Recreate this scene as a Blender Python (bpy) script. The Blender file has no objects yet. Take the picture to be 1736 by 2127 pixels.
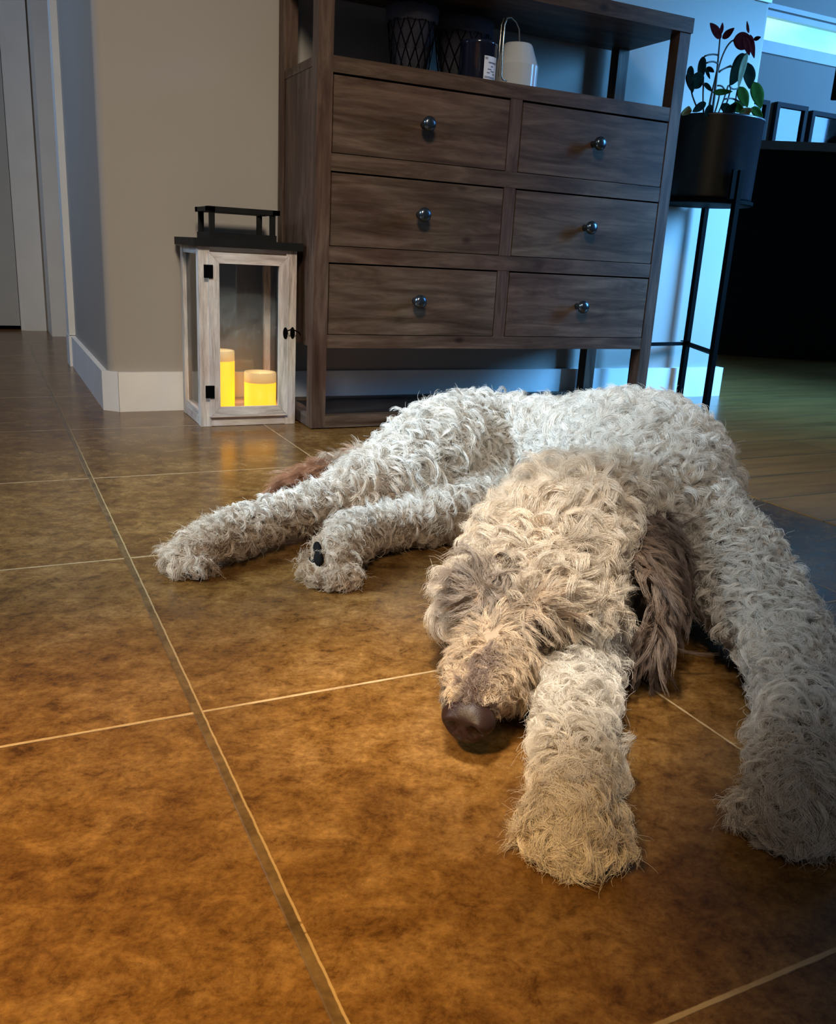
import bpy, bmesh, math, random
import numpy as np
from mathutils import Vector, Matrix

random.seed(7)
rng = np.random.default_rng(11)
SC = bpy.context.scene
COL = SC.collection

# ------------------------------------------------------------------ camera, sky, lights, exposure
IMW, IMH = 1736.0, 2127.0
F_PX, YAW, PITCH, ROLL = 1811.824, 0.465533, 0.288374, -0.055906
CAM = Vector((0.0, 0.0, 0.434))
_f = Vector((math.sin(YAW) * math.cos(PITCH), math.cos(YAW) * math.cos(PITCH), -math.sin(PITCH)))
_r = Vector((math.cos(YAW), -math.sin(YAW), 0.0))
_d = _f.cross(_r)
AX_R = _r * math.cos(ROLL) + _d * math.sin(ROLL)
AX_D = -_r * math.sin(ROLL) + _d * math.cos(ROLL)
AX_F = _f
cam_data = bpy.data.cameras.new('camera')
cam = bpy.data.objects.new('camera', cam_data)
COL.objects.link(cam)
cam_data.sensor_fit = 'HORIZONTAL'
cam_data.sensor_width = 36.0
cam_data.lens = 36.0 * F_PX / IMW
cam_data.clip_start = 0.02
cam.matrix_world = Matrix((
    (AX_R.x, -AX_D.x, -AX_F.x, CAM.x),
    (AX_R.y, -AX_D.y, -AX_F.y, CAM.y),
    (AX_R.z, -AX_D.z, -AX_F.z, CAM.z),
    (0, 0, 0, 1)))
SC.camera = cam


def at(u, v, Y):
    """the point of the world seen at photo pixel (u, v) that lies on the wall-parallel plane y = Y"""
    d = AX_R * ((u - IMW / 2) / F_PX) + AX_D * ((v - IMH / 2) / F_PX) + AX_F
    return CAM + d * ((Y - CAM.y) / d.y)


world = bpy.data.worlds.new('world')
SC.world = world
world.use_nodes = True
bg = world.node_tree.nodes['Background']
bg.inputs[0].default_value = (0.27, 0.42, 0.64, 1)
bg.inputs[1].default_value = 0.054

SC.view_settings.view_transform = 'Standard'
SC.view_settings.look = 'None'
SC.view_settings.exposure = 1.0
SC.view_settings.gamma = 1.0
SC.view_settings.use_curve_mapping = False
SC.cycles.use_denoising = True
SC.cycles.max_bounces = 7
SC.cycles_curves.shape = 'RIBBONS'


def aim(o, target):
    o.rotation_euler = (Vector(target) - o.location).to_track_quat('-Z', 'Y').to_euler()


def area(name, loc, target, sx, sy, power, color, spread=180):
    l = bpy.data.lights.new(name, 'AREA')
    l.shape = 'RECTANGLE'; l.size = sx; l.size_y = sy
    l.energy = power; l.color = color; l.spread = math.radians(spread)
    o = bpy.data.objects.new(name, l); COL.objects.link(o)
    o.location = loc; aim(o, target)
    return o


def spot(name, loc, target, power, color, deg, blend, radius):
    l = bpy.data.lights.new(name, 'SPOT')
    l.energy = power; l.color = color; l.spot_size = math.radians(deg); l.spot_blend = blend
    l.shadow_soft_size = radius
    o = bpy.data.objects.new(name, l); COL.objects.link(o)
    o.location = loc; aim(o, target)
    return o


# daylight from the patio window out of frame on the right
area('daylight_right', (3.35, 1.30, 1.10), (2.4, 2.34, 0.45), 0.9, 1.1, 16.5, (0.12, 0.45, 1.0), 60)
# daylight through the kitchen's own windows, further right
area('daylight_kitchen', (7.2, 2.6, 2.1), (5.2, 5.0, 1.6), 1.6, 1.2, 52, (0.12, 0.43, 1.0), 150)
# pale fill added for the dog's shaded foreleg; no window there
area('foreleg_fill', (2.8, 0.55, 1.7), (0.9, 0.7, 0.1), 0.9, 0.9, .28, (0.50, 0.75, 1.0), 100)
# cool light from the hallway on the left, and two fills added for the hall
area('daylight_hall', (-1.3, 1.25, 1.35), (0.66, 1.40, 0.10), 0.8, 0.8, 4.6, (0.62, 0.82, 1.0), 36)
area('hall_end_fill', (-0.7, 3.5, 2.4), (-0.2, 4.4, 0.6), 0.5, 0.5, 1.3, (0.80, 0.86, 1.0), 120)  # fill added to lift the dark hall end, not a real lamp
area('hall_face_fill', (-1.6, 3.0, 1.5), (0.3, 2.9, 0.8), 0.8, 1.0, 1.6, (0.40, 0.62, 1.0), 80)  # blue fill added for the hall side of the wall, no window
# warm lamp left of and above the photographer, aimed at the floor
spot('warm_lamp', (-0.75, -0.15, 1.45), (-0.09, 0.47, 0.0), 150, (1.0, 0.66, 0.25), 33, 0.75, 0.08)
spot('head_fill', (0.10, 0.45, 1.12), (0.405, 0.68, 0.12), 50, (1.0, 0.91, 0.77), 26.5, 0.75, 0.08)  # added spot that brightens the dog's head; no such lamp stands there
# ceiling light of the room behind
area('ceiling_light', (-0.30, -0.70, 2.4), (0.62, 2.2, 0.20), 0.6, 0.6, 3.9, (1.0, 0.87, 0.70), 54)


# ------------------------------------------------------------------ material helpers
class NT:
    def __init__(self, name):
        self.m = bpy.data.materials.new(name)
        self.m.use_nodes = True
        self.t = self.m.node_tree
        self.b = self.t.nodes['Principled BSDF']
        self.out = self.t.nodes['Material Output']

    def n(self, kind, **kw):
        nd = self.t.nodes.new(kind)
        for k, v in kw.items():
            if k.startswith('i_'):
                key = k[2:]
                nd.inputs[int(key) if key.isdigit() else key.replace('_', ' ')].default_value = v
            else:
                setattr(nd, k, v)
        return nd

    def l(self, a, b):
        self.t.links.new(a, b)

    def coord(self, scale=(1, 1, 1), rot=(0, 0, 0), loc=(0, 0, 0)):
        tc = self.n('ShaderNodeTexCoord')
        mp = self.n('ShaderNodeMapping')
        mp.inputs['Scale'].default_value = scale
        mp.inputs['Rotation'].default_value = rot
        mp.inputs['Location'].default_value = loc
        self.l(tc.outputs['Object'], mp.inputs[0])
        return mp.outputs[0]

    def noise(self, vec, scale=5, detail=4, rough=.55, dist=0.0):
        nd = self.n('ShaderNodeTexNoise')
        nd.inputs['Scale'].default_value = scale
        nd.inputs['Detail'].default_value = detail
        nd.inputs['Roughness'].default_value = rough
        nd.inputs['Distortion'].default_value = dist
        self.l(vec, nd.inputs['Vector'])
        return nd.outputs['Fac']

    def ramp(self, fac, stops):
        nd = self.n('ShaderNodeValToRGB')
        e = nd.color_ramp.elements
        while len(e) < len(stops):
            e.new(0.5)
        for k, (p, c) in enumerate(stops):
            e[k].position = p
            e[k].color = (c[0], c[1], c[2], 1) if len(c) == 3 else c
        self.l(fac, nd.inputs[0])
        return nd.outputs[0]

    def mix(self, fac, a, b, mode='MIX'):
        nd = self.n('ShaderNodeMix', data_type='RGBA', blend_type=mode)
        for s, v in ((0, fac), (6, a), (7, b)):
            if hasattr(v, 'links'):
                self.l(v, nd.inputs[s])
            else:
                nd.inputs[s].default_value = v if s == 0 else (*v, 1)
        return nd.outputs[2]

    def math(self, op, a, b=None):
        nd = self.n('ShaderNodeMath', operation=op)
        for s, v in ((0, a), (1, b)):
            if v is None:
                continue
            if hasattr(v, 'links'):
                self.l(v, nd.inputs[s])
            else:
                nd.inputs[s].default_value = v
        return nd.outputs[0]

    def bump(self, h, strength=.3, dist=.002):
        nd = self.n('ShaderNodeBump')
        nd.inputs['Strength'].default_value = strength
        nd.inputs['Distance'].default_value = dist
        self.l(h, nd.inputs['Height'])
        self.l(nd.outputs[0], self.b.inputs['Normal'])

    def base(self, c):
        if hasattr(c, 'links'):
            self.l(c, self.b.inputs['Base Color'])
        else:
            self.b.inputs['Base Color'].default_value = (*c, 1)

    def set(self, **kw):
        for k, v in kw.items():
            self.b.inputs[k.replace('_', ' ')].default_value = v
        return self


def plain(name, c, rough=.5, metal=0.0, spec=.5, var=0.0, scale=30):
    t = NT(name)
    if var > 0:
        v = t.noise(t.coord(), scale, 3)
        t.base(t.ramp(v, [(.3, [x * (1 - var) for x in c]), (.7, [min(1, x * (1 + var)) for x in c])]))
    else:
        t.base(c)
    t.set(Roughness=rough, Metallic=metal)
    t.b.inputs['Specular IOR Level'].default_value = spec
    return t.m


def wood(name, dark, mid, light, axis, scale=1.0, rough=.45, knots=True, seed=0.0):
    t = NT(name)
    s = {'x': (1.6, 14, 14), 'y': (14, 1.6, 14), 'z': (14, 14, 1.6)}[axis]
    v = t.coord(tuple(k * scale for k in s), loc=(seed, seed * 1.7, seed * .6))
    g = t.noise(v, 2.2, 8, .62, .9)
    fine = t.noise(v, 9.0, 6, .7, .3)
    big = t.noise(t.coord((2.2, 2.2, 2.2), loc=(seed * 2, 0, seed)), 2.2, 3, .5, .6)
    c = t.ramp(g, [(.28, dark), (.5, mid), (.74, light)])
    c2 = t.ramp(fine, [(.30, (.55, .52, .50)), (.62, (1, 1, 1))])
    c = t.mix(.65, c, c2, 'MULTIPLY')
    c3 = t.ramp(big, [(.36, (.80, .66, .60)), (.55, (1, .98, .94)), (.70, (1.0, 1.02, .92))])
    c = t.mix(.75, c, c3, 'MULTIPLY')
    if knots:
        vo = t.n('ShaderNodeTexVoronoi')
        vo.inputs['Scale'].default_value = 1.0
        t.l(t.coord({'x': (5, 9, 9), 'y': (9, 5, 9), 'z': (9, 9, 5)}[axis], loc=(seed * 3, seed, 0)), vo.inputs['Vector'])
        k = t.ramp(vo.outputs['Distance'], [(.035, (.30, .24, .20)), (.10, (1, 1, 1))])
        c = t.mix(.8, c, k, 'MULTIPLY')
    t.base(c)
    t.set(Roughness=rough)
    t.b.inputs['Specular IOR Level'].default_value = .16
    t.bump(fine, .25, .001)
    return t.m


M = {}
M['wood_x'] = wood('mango_wood_across', (.038, .019, .010), (.096, .060, .041), (.188, .126, .090), 'x')
M['wood_x2'] = wood('mango_wood_across_b', (.042, .024, .012), (.100, .067, .045), (.19, .134, .095), 'x', seed=3.3)
M['wood_x3'] = wood('mango_wood_across_c', (.038, .020, .010), (.090, .057, .038), (.175, .119, .085), 'x', seed=7.1)
M['wood_z'] = wood('mango_wood_upright', (.036, .018, .010), (.092, .057, .041), (.170, .114, .083), 'z', seed=1.2)
M['wood_y'] = wood('mango_wood_deep', (.055, .038, .030), (.13, .095, .078), (.2, .155, .125), 'y', seed=2.2)
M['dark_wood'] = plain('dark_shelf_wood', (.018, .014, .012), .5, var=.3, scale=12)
M['white_wash_z'] = wood('whitewashed_upright', (.34, .32, .30), (.66, .63, .60), (.82, .80, .77), 'z', 1.6, .65, False, 4.0)
M['white_wash_x'] = wood('whitewashed_across', (.34, .32, .30), (.66, .63, .60), (.82, .80, .77), 'x', 1.6, .65, False, 5.0)
M['white_wash_y'] = wood('whitewashed_deep', (.34, .32, .30), (.64, .61, .58), (.80, .78, .75), 'y', 1.6, .65, False, 6.0)
M['black_wood'] = plain('black_stained_wood', (.008, .0075, .007), .6, spec=.15, var=.3, scale=20)
M['black_metal'] = plain('black_metal', (.002, .002, .0022), .6, 0.0, .02)
M['knob_metal'] = plain('gunmetal', (.10, .12, .14), .22, .9)
M['white_paint'] = plain('white_trim_paint', (.78, .77, .74), .45, var=.04, scale=8)
M['door_paint'] = plain('door_paint', (.46, .46, .44), .5, var=.03, scale=6)


def wall_mat():
    t = NT('wall_paint')
    v = t.noise(t.coord(), 160, 3, .6)
    b = t.noise(t.coord(), 1.5, 2, .5)
    t.base(t.ramp(b, [(.3, (.335, .300, .262)), (.7, (.375, .338, .295))]))
    t.set(Roughness=.6)
    t.b.inputs['Specular IOR Level'].default_value = .3
    t.bump(v, .15, .0012)
    return t.m


M['wall'] = wall_mat()
GX, GY, GS = 0.1556, 0.7561, 0.4572        # one grout crossing and the tile size


def tile_mat():
    t = NT('terracotta_tile')
    tc = t.n('ShaderNodeTexCoord')
    sep = t.n('ShaderNodeSeparateXYZ')
    t.l(tc.outputs['Object'], sep.inputs[0])

    def cell(o, g):
        q = t.math('DIVIDE', t.math('SUBTRACT', o, g), GS)
        r = t.math('ROUND', q)
        d = t.math('MULTIPLY', t.math('ABSOLUTE', t.math('SUBTRACT', q, r)), GS)
        return d, t.math('FLOOR', q)
    dx, ix = cell(sep.outputs[0], GX)
    dy, iy = cell(sep.outputs[1], GY)
    wob = t.math('MULTIPLY', t.math('SUBTRACT', t.noise(t.coord(), 60, 2), .5), .0016)
    main = t.math('LESS_THAN', t.math('ABSOLUTE', t.math('SUBTRACT', sep.outputs[0], GX)), .05)   # the one wide joint

    def joint(d, w):
        q = t.math('DIVIDE', t.math('ADD', d, wob), w)
        mr = t.n('ShaderNodeMapRange', interpolation_type='SMOOTHSTEP')
        for k, v in (('From Min', .65), ('From Max', 1.2), ('To Min', 1.0), ('To Max', 0.0)):
            mr.inputs[k].default_value = v
        t.l(q, mr.inputs['Value'])
        return mr.outputs[0]
    gx = joint(dx, t.math('ADD', t.math('MULTIPLY', main, .0028), .0016))
    gy = joint(dy, .0021)
    gmax = t.math('MAXIMUM', gx, gy)
    gr = gmax
    # each tile shifts the pattern a little
    comb = t.n('ShaderNodeCombineXYZ')
    t.l(t.math('MULTIPLY', ix, 3.17), comb.inputs[0])
    t.l(t.math('MULTIPLY', iy, 5.31), comb.inputs[1])
    add = t.n('ShaderNodeVectorMath', operation='ADD')
    t.l(tc.outputs['Object'], add.inputs[0])
    t.l(comb.outputs[0], add.inputs[1])
    vec = add.outputs[0]
    st = t.n('ShaderNodeMapping')
    st.inputs['Scale'].default_value = (1.0, 1.15, 1.0)
    st.inputs['Rotation'].default_value = (0, 0, .5)
    t.l(vec, st.inputs[0])
    n1 = t.noise(st.outputs[0], 8.5, 8, .70, .25)
    n2 = t.noise(st.outputs[0], 36.0, 9, .76, .35)
    n3 = t.noise(st.outputs[0], 150.0, 5, .72, .2)
    c = t.ramp(n1, [(.30, (.092, .040, .011)), (.48, (.150, .072, .018)), (.68, (.225, .122, .040))])
    sp = t.ramp(n2, [(.36, (.36, .29, .24)), (.45, (.78, .73, .68)), (.53, (1.0, 1.0, 1.0)), (.63, (1.40, 1.44, 1.48))])
    c = t.mix(.85, c, sp, 'MULTIPLY')
    fi = t.ramp(n3, [(.34, (.58, .52, .48)), (.52, (1, 1, 1)), (.66, (1.18, 1.18, 1.18))])
    c = t.mix(.7, c, fi, 'MULTIPLY')
    gn = t.noise(t.coord(), 25, 4, .7)
    gc = t.ramp(gn, [(.35, (.060, .034, .013)), (.62, (.150, .088, .034))])
    gc2 = t.ramp(gn, [(.3, (.28, .18, .085)), (.6, (.46, .32, .17))])
    sx = t.math('SUBTRACT', sep.outputs[0], GX + .0043)
    edge = t.math('MULTIPLY', t.math('LESS_THAN', t.math('ABSOLUTE', t.math('ADD', sx, wob)), .0009), t.math('GREATER_THAN', gn, .38))  # thin highlight painted along one side of the wide joint
    cg = t.mix(t.math('MULTIPLY', main, gx), gc2, gc)
    t.base(t.mix(t.math('MULTIPLY', edge, .7), t.mix(gr, c, cg), (.34, .23, .11)))
    t.set(Roughness=.3)
    t.l(t.math('ADD', t.math('MULTIPLY', n2, .20), .14), t.b.inputs['Roughness'])
    t.b.inputs['Specular IOR Level'].default_value = .42
    h = t.math('SUBTRACT', t.math('MULTIPLY', n2, .05), gr)
    t.bump(h, .55, .0022)
    return t.m


M['tile'] = tile_mat()


def plank_mat():
    t = NT('kitchen_floor_planks')
    v = t.coord((1, 1, 1))
    st = t.coord((1.3, 12, 1))
    br = t.n('ShaderNodeTexBrick')
    br.inputs['Scale'].default_value = 1.0
    br.inputs['Brick Width'].default_value = 1.3
    br.inputs['Row Height'].default_value = .15
    br.inputs['Mortar Size'].default_value = .002
    br.inputs['Color1'].default_value = (.20, .100, .028, 1)
    br.inputs['Color2'].default_value = (.24, .122, .035, 1)
    br.inputs['Mortar'].default_value = (.07, .062, .035, 1)
    t.l(v, br.inputs['Vector'])
    n = t.noise(st, 2.5, 7, .65, .5)
    c = t.mix(.8, br.outputs['Color'], t.ramp(n, [(.3, (.55, .55, .5)), (.65, (1.15, 1.15, 1.1))]), 'MULTIPLY')
    t.base(c)
    t.set(Roughness=.28)
    t.b.inputs['Specular IOR Level'].default_value = .4
    t.bump(n, .1, .001)
    return t.m


M['plank'] = plank_mat()


def glass_mat(name, tint=(.985, .99, .985), gloss=.12):
    t = NT(name)
    tr = t.n('ShaderNodeBsdfTransparent'); tr.inputs[0].default_value = (*tint, 1)
    gl = t.n('ShaderNodeBsdfGlossy'); gl.inputs['Roughness'].default_value = .04
    fr = t.n('ShaderNodeFresnel'); fr.inputs[0].default_value = 1.45
    mx = t.n('ShaderNodeMixShader')
    t.l(t.math('ADD', fr.outputs[0], gloss * .15), mx.inputs[0])
    t.l(tr.outputs[0], mx.inputs[1]); t.l(gl.outputs[0], mx.inputs[2])
    t.l(mx.outputs[0], t.out.inputs[0])
    return t.m


M['glass'] = glass_mat('lantern_glass')


def emit_mat(name, c, strength, base=(.8, .7, .5)):
    t = NT(name)
    t.base(base)
    t.set(Roughness=.5)
    t.b.inputs['Emission Color'].default_value = (*c, 1)
    t.b.inputs['Emission Strength'].default_value = strength
    return t.m


def fur_mat(name, rough=.45, shine=.10):
    t = NT(name)
    a = t.n('ShaderNodeAttribute', attribute_name='tint')
    di = t.n('ShaderNodeBsdfDiffuse')
    t.l(a.outputs['Color'], di.inputs['Color'])
    tl = t.n('ShaderNodeBsdfTranslucent')
    t.l(a.outputs['Color'], tl.inputs['Color'])
    m1 = t.n('ShaderNodeMixShader'); m1.inputs[0].default_value = .22
    t.l(di.outputs[0], m1.inputs[1]); t.l(tl.outputs[0], m1.inputs[2])
    h = t.n('ShaderNodeBsdfHair', component='Reflection')
    h.inputs['Color'].default_value = (1, .97, .92, 1)
    h.inputs['RoughnessU'].default_value = .28
    h.inputs['RoughnessV'].default_value = .6
    m2 = t.n('ShaderNodeMixShader'); m2.inputs[0].default_value = shine
    t.l(m1.outputs[0], m2.inputs[1]); t.l(h.outputs[0], m2.inputs[2])
    t.l(m2.outputs[0], t.out.inputs[0])
    t.t.nodes.remove(t.b)
    return t.m


M['fur'] = fur_mat('curly_cream_fur')
t = NT('dog_undercoat')
t.l(t.n('ShaderNodeAttribute', attribute_name='pigment_and_shade').outputs['Color'], t.b.inputs['Base Color'])
t.set(Roughness=.9)
M['skin'] = t.m
M['brown_skin'] = plain('ear_leather', (.12, .07, .045), .8, var=.2, scale=25)


# ------------------------------------------------------------------ mesh helpers
def mesh_obj(name, bm, m, parent=None, smooth=False, bevel=0.0, seg=2):
    if bevel > 0:
        bmesh.ops.bevel(bm, geom=[e for e in bm.edges if e.is_manifold and e.calc_face_angle(0) > .6],
                        offset=bevel, segments=seg, affect='EDGES', profile=.6, clamp_overlap=True)
    bmesh.ops.recalc_face_normals(bm, faces=bm.faces)
    me = bpy.data.meshes.new(name)
    bm.to_mesh(me); bm.free()
    for mm in (m if isinstance(m, (list, tuple)) else [m]):
        me.materials.append(mm)
    if smooth:
        me.polygons.foreach_set('use_smooth', [True] * len(me.polygons))
    o = bpy.data.objects.new(name, me)
    COL.objects.link(o)
    if parent is not None:
        o.parent = parent
        o.matrix_parent_inverse = Matrix.Translation(-parent.location)
    return o


def box(bm, x0, x1, y0, y1, z0, z1, mi=0):
    vs = [bm.verts.new(p) for p in ((x0, y0, z0), (x1, y0, z0), (x1, y1, z0), (x0, y1, z0),
                                    (x0, y0, z1), (x1, y0, z1), (x1, y1, z1), (x0, y1, z1))]
    for f in ((3, 2, 1, 0), (4, 5, 6, 7), (0, 1, 5, 4), (1, 2, 6, 5), (2, 3, 7, 6), (3, 0, 4, 7)):
        bm.faces.new([vs[k] for k in f]).material_index = mi


def B(*boxes):
    bm = bmesh.new()
    for b in boxes:
        box(bm, *b)
    return bm


def prism(bm, poly, z0, z1):
    lo = [bm.verts.new((x, y, z0)) for x, y in poly]
    hi = [bm.verts.new((x, y, z1)) for x, y in poly]
    n = len(poly)
    bm.faces.new(lo[::-1]); bm.faces.new(hi)
    for k in range(n):
        bm.faces.new((lo[k], lo[(k + 1) % n], hi[(k + 1) % n], hi[k]))


def lathe(bm, prof, c=(0, 0, 0), n=40, axis='z', squash=(1, 1)):
    """prof: (radius, height) pairs, closed with caps when the end radius is not 0"""
    rings = []
    for r, h in prof:
        ring = []
        for k in range(n):
            a = 2 * math.pi * k / n
            p = (r * math.cos(a) * squash[0], r * math.sin(a) * squash[1], h)
            if axis == 'y':
                p = (p[0], -p[2], p[1])
            ring.append(bm.verts.new((c[0] + p[0], c[1] + p[1], c[2] + p[2])))
        rings.append(ring)
    for a, b in zip(rings, rings[1:]):
        for k in range(n):
            bm.faces.new((a[k], a[(k + 1) % n], b[(k + 1) % n], b[k]))
    bm.faces.new(rings[0][::-1]); bm.faces.new(rings[-1])


def tube(bm, pts, radii, n=8):
    pts = [Vector(p) for p in pts]
    if not hasattr(radii, '__len__'):
        radii = [radii] * len(pts)
    rings = []
    ref = Vector((.31, .77, .55))
    for i, p in enumerate(pts):
        t = (pts[min(i + 1, len(pts) - 1)] - pts[max(i - 1, 0)]).normalized()
        if i == 0:
            u = t.cross(ref).normalized()
        else:
            u = (u - t * u.dot(t)).normalized()
        w = t.cross(u)
        rings.append([bm.verts.new(p + (u * math.cos(2 * math.pi * k / n) + w * math.sin(2 * math.pi * k / n)) * radii[i])
                      for k in range(n)])
    for a, b in zip(rings, rings[1:]):
        for k in range(n):
            bm.faces.new((a[k], a[(k + 1) % n], b[(k + 1) % n], b[k]))
    bm.faces.new(rings[0][::-1]); bm.faces.new(rings[-1])


def bez(p0, p1, p2, n=8):
    p0, p1, p2 = Vector(p0), Vector(p1), Vector(p2)
    return [p0 * (1 - t) ** 2 + p1 * 2 * t * (1 - t) + p2 * t * t for t in [k / n for k in range(n + 1)]]


def thing(name, label, cat, loc, group=None):
    o = bpy.data.objects.new(name, None)
    COL.objects.link(o)
    o.location = loc
    o.empty_display_size = .05
    o['label'] = label; o['category'] = cat
    if group:
        o['group'] = group
    return o


def tag(o, label, cat, group=None):
    o['label'] = label; o['category'] = cat
    if group:
        o['group'] = group
    return o


def struct(o):
    o['kind'] = 'structure'
    return o


# ------------------------------------------------------------------ the setting
XL, XR, YW = .275, 2.341, 2.347            # main wall: left corner, right end, face
TB = 1.360                                  # tile / plank border
bm = bmesh.new(); box(bm, -3.2, TB, -1.4, 6.2, -.05, 0)
struct(mesh_obj('floor', bm, M['tile']))
bm = bmesh.new(); box(bm, TB + .006, 9.5, -1.4, 6.2, -.05, .0)
struct(mesh_obj('floor_kitchen', bm, M['plank']))
bm = bmesh.new(); box(bm, TB, TB + .006, -1.4, 6.2, -.05, -.004)
struct(mesh_obj('trim_1', bm, M['black_wood']))


def arc(cx, cy, r, a0, a1, n=7):
    return [(cx + r * math.cos(math.radians(a0 + (a1 - a0) * k / n)), cy + r * math.sin(math.radians(a0 + (a1 - a0) * k / n)))
            for k in range(n + 1)]


# L-shaped wall with bullnose corners
R1 = .024
poly = ([(XL, 3.24)] + arc(XL + R1, YW + R1, R1, 180, 270) + arc(XR - R1, YW + R1, R1, 270, 360)
        + arc(XR - R1, YW + .13 - R1, R1, 0, 90) + [(XL + .13, YW + .13), (XL + .13, 3.24)])
bm = bmesh.new(); prism(bm, poly, 0, 2.7)
w = struct(mesh_obj('wall_back', bm, M['wall']))
w.data.polygons.foreach_set('use_smooth', [True] * len(w.data.polygons))
w.data.set_sharp_from_angle(angle=math.radians(35))

BH = .105
bb = bmesh.new(); box(bb, XL + .022, XR - .006, YW - .014, YW, 0, BH - .004)
o = struct(mesh_obj('baseboard_back', bb, M['white_paint'], bevel=.003))
bb = bmesh.new(); prism(bb, [(XL + .021, YW - .014), (XL + .021, YW - .002), (XL + .001, YW + .021), (XL - .014, YW + .021)], 0, BH - .003)
struct(mesh_obj('baseboard_corner', bb, M['white_paint'], bevel=.002))
bb = bmesh.new(); box(bb, XL - .014, XL, YW + .022, 3.20, 0, BH - .004)
struct(mesh_obj('baseboard_hall', bb, M['white_paint'], bevel=.003))
bb = bmesh.new(); box(bb, XR, XR + .014, YW + .0, YW + .13, 0, BH - .004)
box(bb, XR - .0055, XR + .014, YW - .014, YW + .0, 0, BH - .004)
struct(mesh_obj('baseboard_end', bb, M['white_paint'], bevel=.002))
# hall opening: casing with its edge to the light, plinth below
bb = bmesh.new(); box(bb, XL - .020, XL, 3.20, 3.29, BH, 2.15); box(bb, XL - .022, XL, 3.20, 3.30, 0, BH - .002)
box(bb, XL, XL + .13, 3.24, 3.26, 0, 2.15)
struct(mesh_obj('trim_2', bb, M['white_paint'], bevel=.003))
# hall end: wall with a door and two casings
bb = bmesh.new(); box(bb, -3.2, -.72, 4.42, 4.55, 0, 2.7); box(bb, .17, 3.0, 4.42, 4.55, 0, 2.7); box(bb, -.72, .17, 4.42, 4.55, 2.06, 2.7)
struct(mesh_obj('wall_hall', bb, M['wall']))
bb = bmesh.new(); box(bb, .165, .255, 4.395, 4.42, 0, 2.12); box(bb, .15, .175, 4.41, 4.50, 0, 2.06)
box(bb, -.80, -.71, 4.395, 4.42, 0, 2.12); box(bb, -.71, .165, 4.395, 4.42, 2.05, 2.12)
struct(mesh_obj('trim_3', bb, M['white_paint'], bevel=.004))
bb = bmesh.new(); box(bb, .262, .45, 4.16, 4.42, 0, 2.7)
struct(mesh_obj('wall_hall_end', bb, M['white_paint'], bevel=.004))
bb = bmesh.new(); box(bb, .451, .55, 3.24, 4.419, 0, 2.7)  # block added to stop kitchen light leaking into the hall
struct(mesh_obj('hall_light_block', bb, M['wall']))
dr = bmesh.new(); box(dr, -.705, .148, 4.44, 4.475, .018, 2.045)
for (a, b, c, d) in ((-.60, -.32, .18, .95), (-.24, .05, .18, .95), (-.60, -.32, 1.1, 1.9), (-.24, .05, 1.1, 1.9)):
    box(dr, a, b, 4.432, 4.44, c, d)
struct(mesh_obj('door_1', dr, M['door_paint'], bevel=.004))
bb = bmesh.new(); box(bb, -.72, .17, 4.50, 4.6, 0, 2.06)
struct(mesh_obj('wall_hall_behind_door', bb, M['black_wood']))

# kitchen end: wall, high window, trim
KY = 5.0
bb = bmesh.new()
wz0, wz1 = at(1605, 88, KY).z, at(1618, 40, KY).z
box(bb, 1.8, 9.5, KY, KY + .12, 0, wz0 - .02); box(bb, 1.8, 9.5, KY, KY + .12, wz1 + .02, 3.0)
box(bb, 1.8, 3.9, KY, KY + .12, wz0 - .02, wz1 + .02); box(bb, 8.2, 9.5, KY, KY + .12, wz0 - .02, wz1 + .02)
struct(mesh_obj('wall_kitchen', bb, M['wall']))
wn = bmesh.new()
box(wn, 3.9, 8.2, KY + .07, KY + .08, wz0 - .02, wz1 + .02)
t = NT('bright_sky_window')
gn = t.noise(t.coord((.5, 1, 2)), 2, 2)
t.base((.2, .2, .2))
t.l(t.ramp(gn, [(.3, (.20, .78, 1.0)), (.7, (.55, 1.0, .95))]), t.b.inputs['Emission Color'])
t.b.inputs['Emission Strength'].default_value = .62
wo = struct(mesh_obj('window_1', wn, t.m))
wf = bmesh.new()
box(wf, 3.85, 8.25, KY - .02, KY + .02, wz0 - .075, wz0); box(wf, 3.85, 8.25, KY - .02, KY + .02, wz1, wz1 + .035)
box(wf, 3.85, 8.25, KY - .03, KY + .02, wz1 + .045, wz1 + .075)
struct(mesh_obj('trim_4', wf, M['white_paint'], bevel=.004))


# ------------------------------------------------------------------ cabinet
F0, B0 = 2.027, 2.318
x0, x1, x2, x3, x4, x5 = .7085, .745, 1.2123, 1.2462, 1.7133, 1.7498
ZT = 1.067
cab = thing('cabinet', 'grey-brown wooden six-drawer cabinet with an open top shelf against the wall', 'cabinet', (1.229, 2.17, 0))
for px0, px1 in ((x0, x1), (x4, x5)):
    mesh_obj('post', B((px0, px1, F0, F0 + .037, 0.003, 1.031)), M['wood_z'], cab, bevel=.002)
    mesh_obj('post', B((px0, px1, B0 - .037, B0, 0.003, 1.031)), M['wood_z'], cab, bevel=.002)
mesh_obj('top_panel', B((x0 - .003, x5 + .003, F0 - .004, B0, 1.031, ZT)), M['wood_x2'], cab, bevel=.003)
mesh_obj('shelf_panel', B((x0 + .003, x5 - .003, F0 + .022, B0 - .003, .825, .8445)), M['wood_x'], cab)
for z0, z1, m_ in ((.8116, .8455, 'wood_x3'), (.6427, .605, 'wood_x2'), (.4384, .4015, 'wood_x'), (.2318, .200, 'wood_x3')):
    mesh_obj('rail', B((x1, x4, F0 + .001, F0 + .022, min(z0, z1), max(z0, z1))), M[m_], cab, bevel=.0015)
for z0, z1 in ((.645, .8095), (.441, .6025), (.234, .399)):
    mesh_obj('divider', B((x2, x3, F0 + .002, F0 + .022, z0 - .002, z1 + .002)), M['wood_z'], cab)
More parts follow.
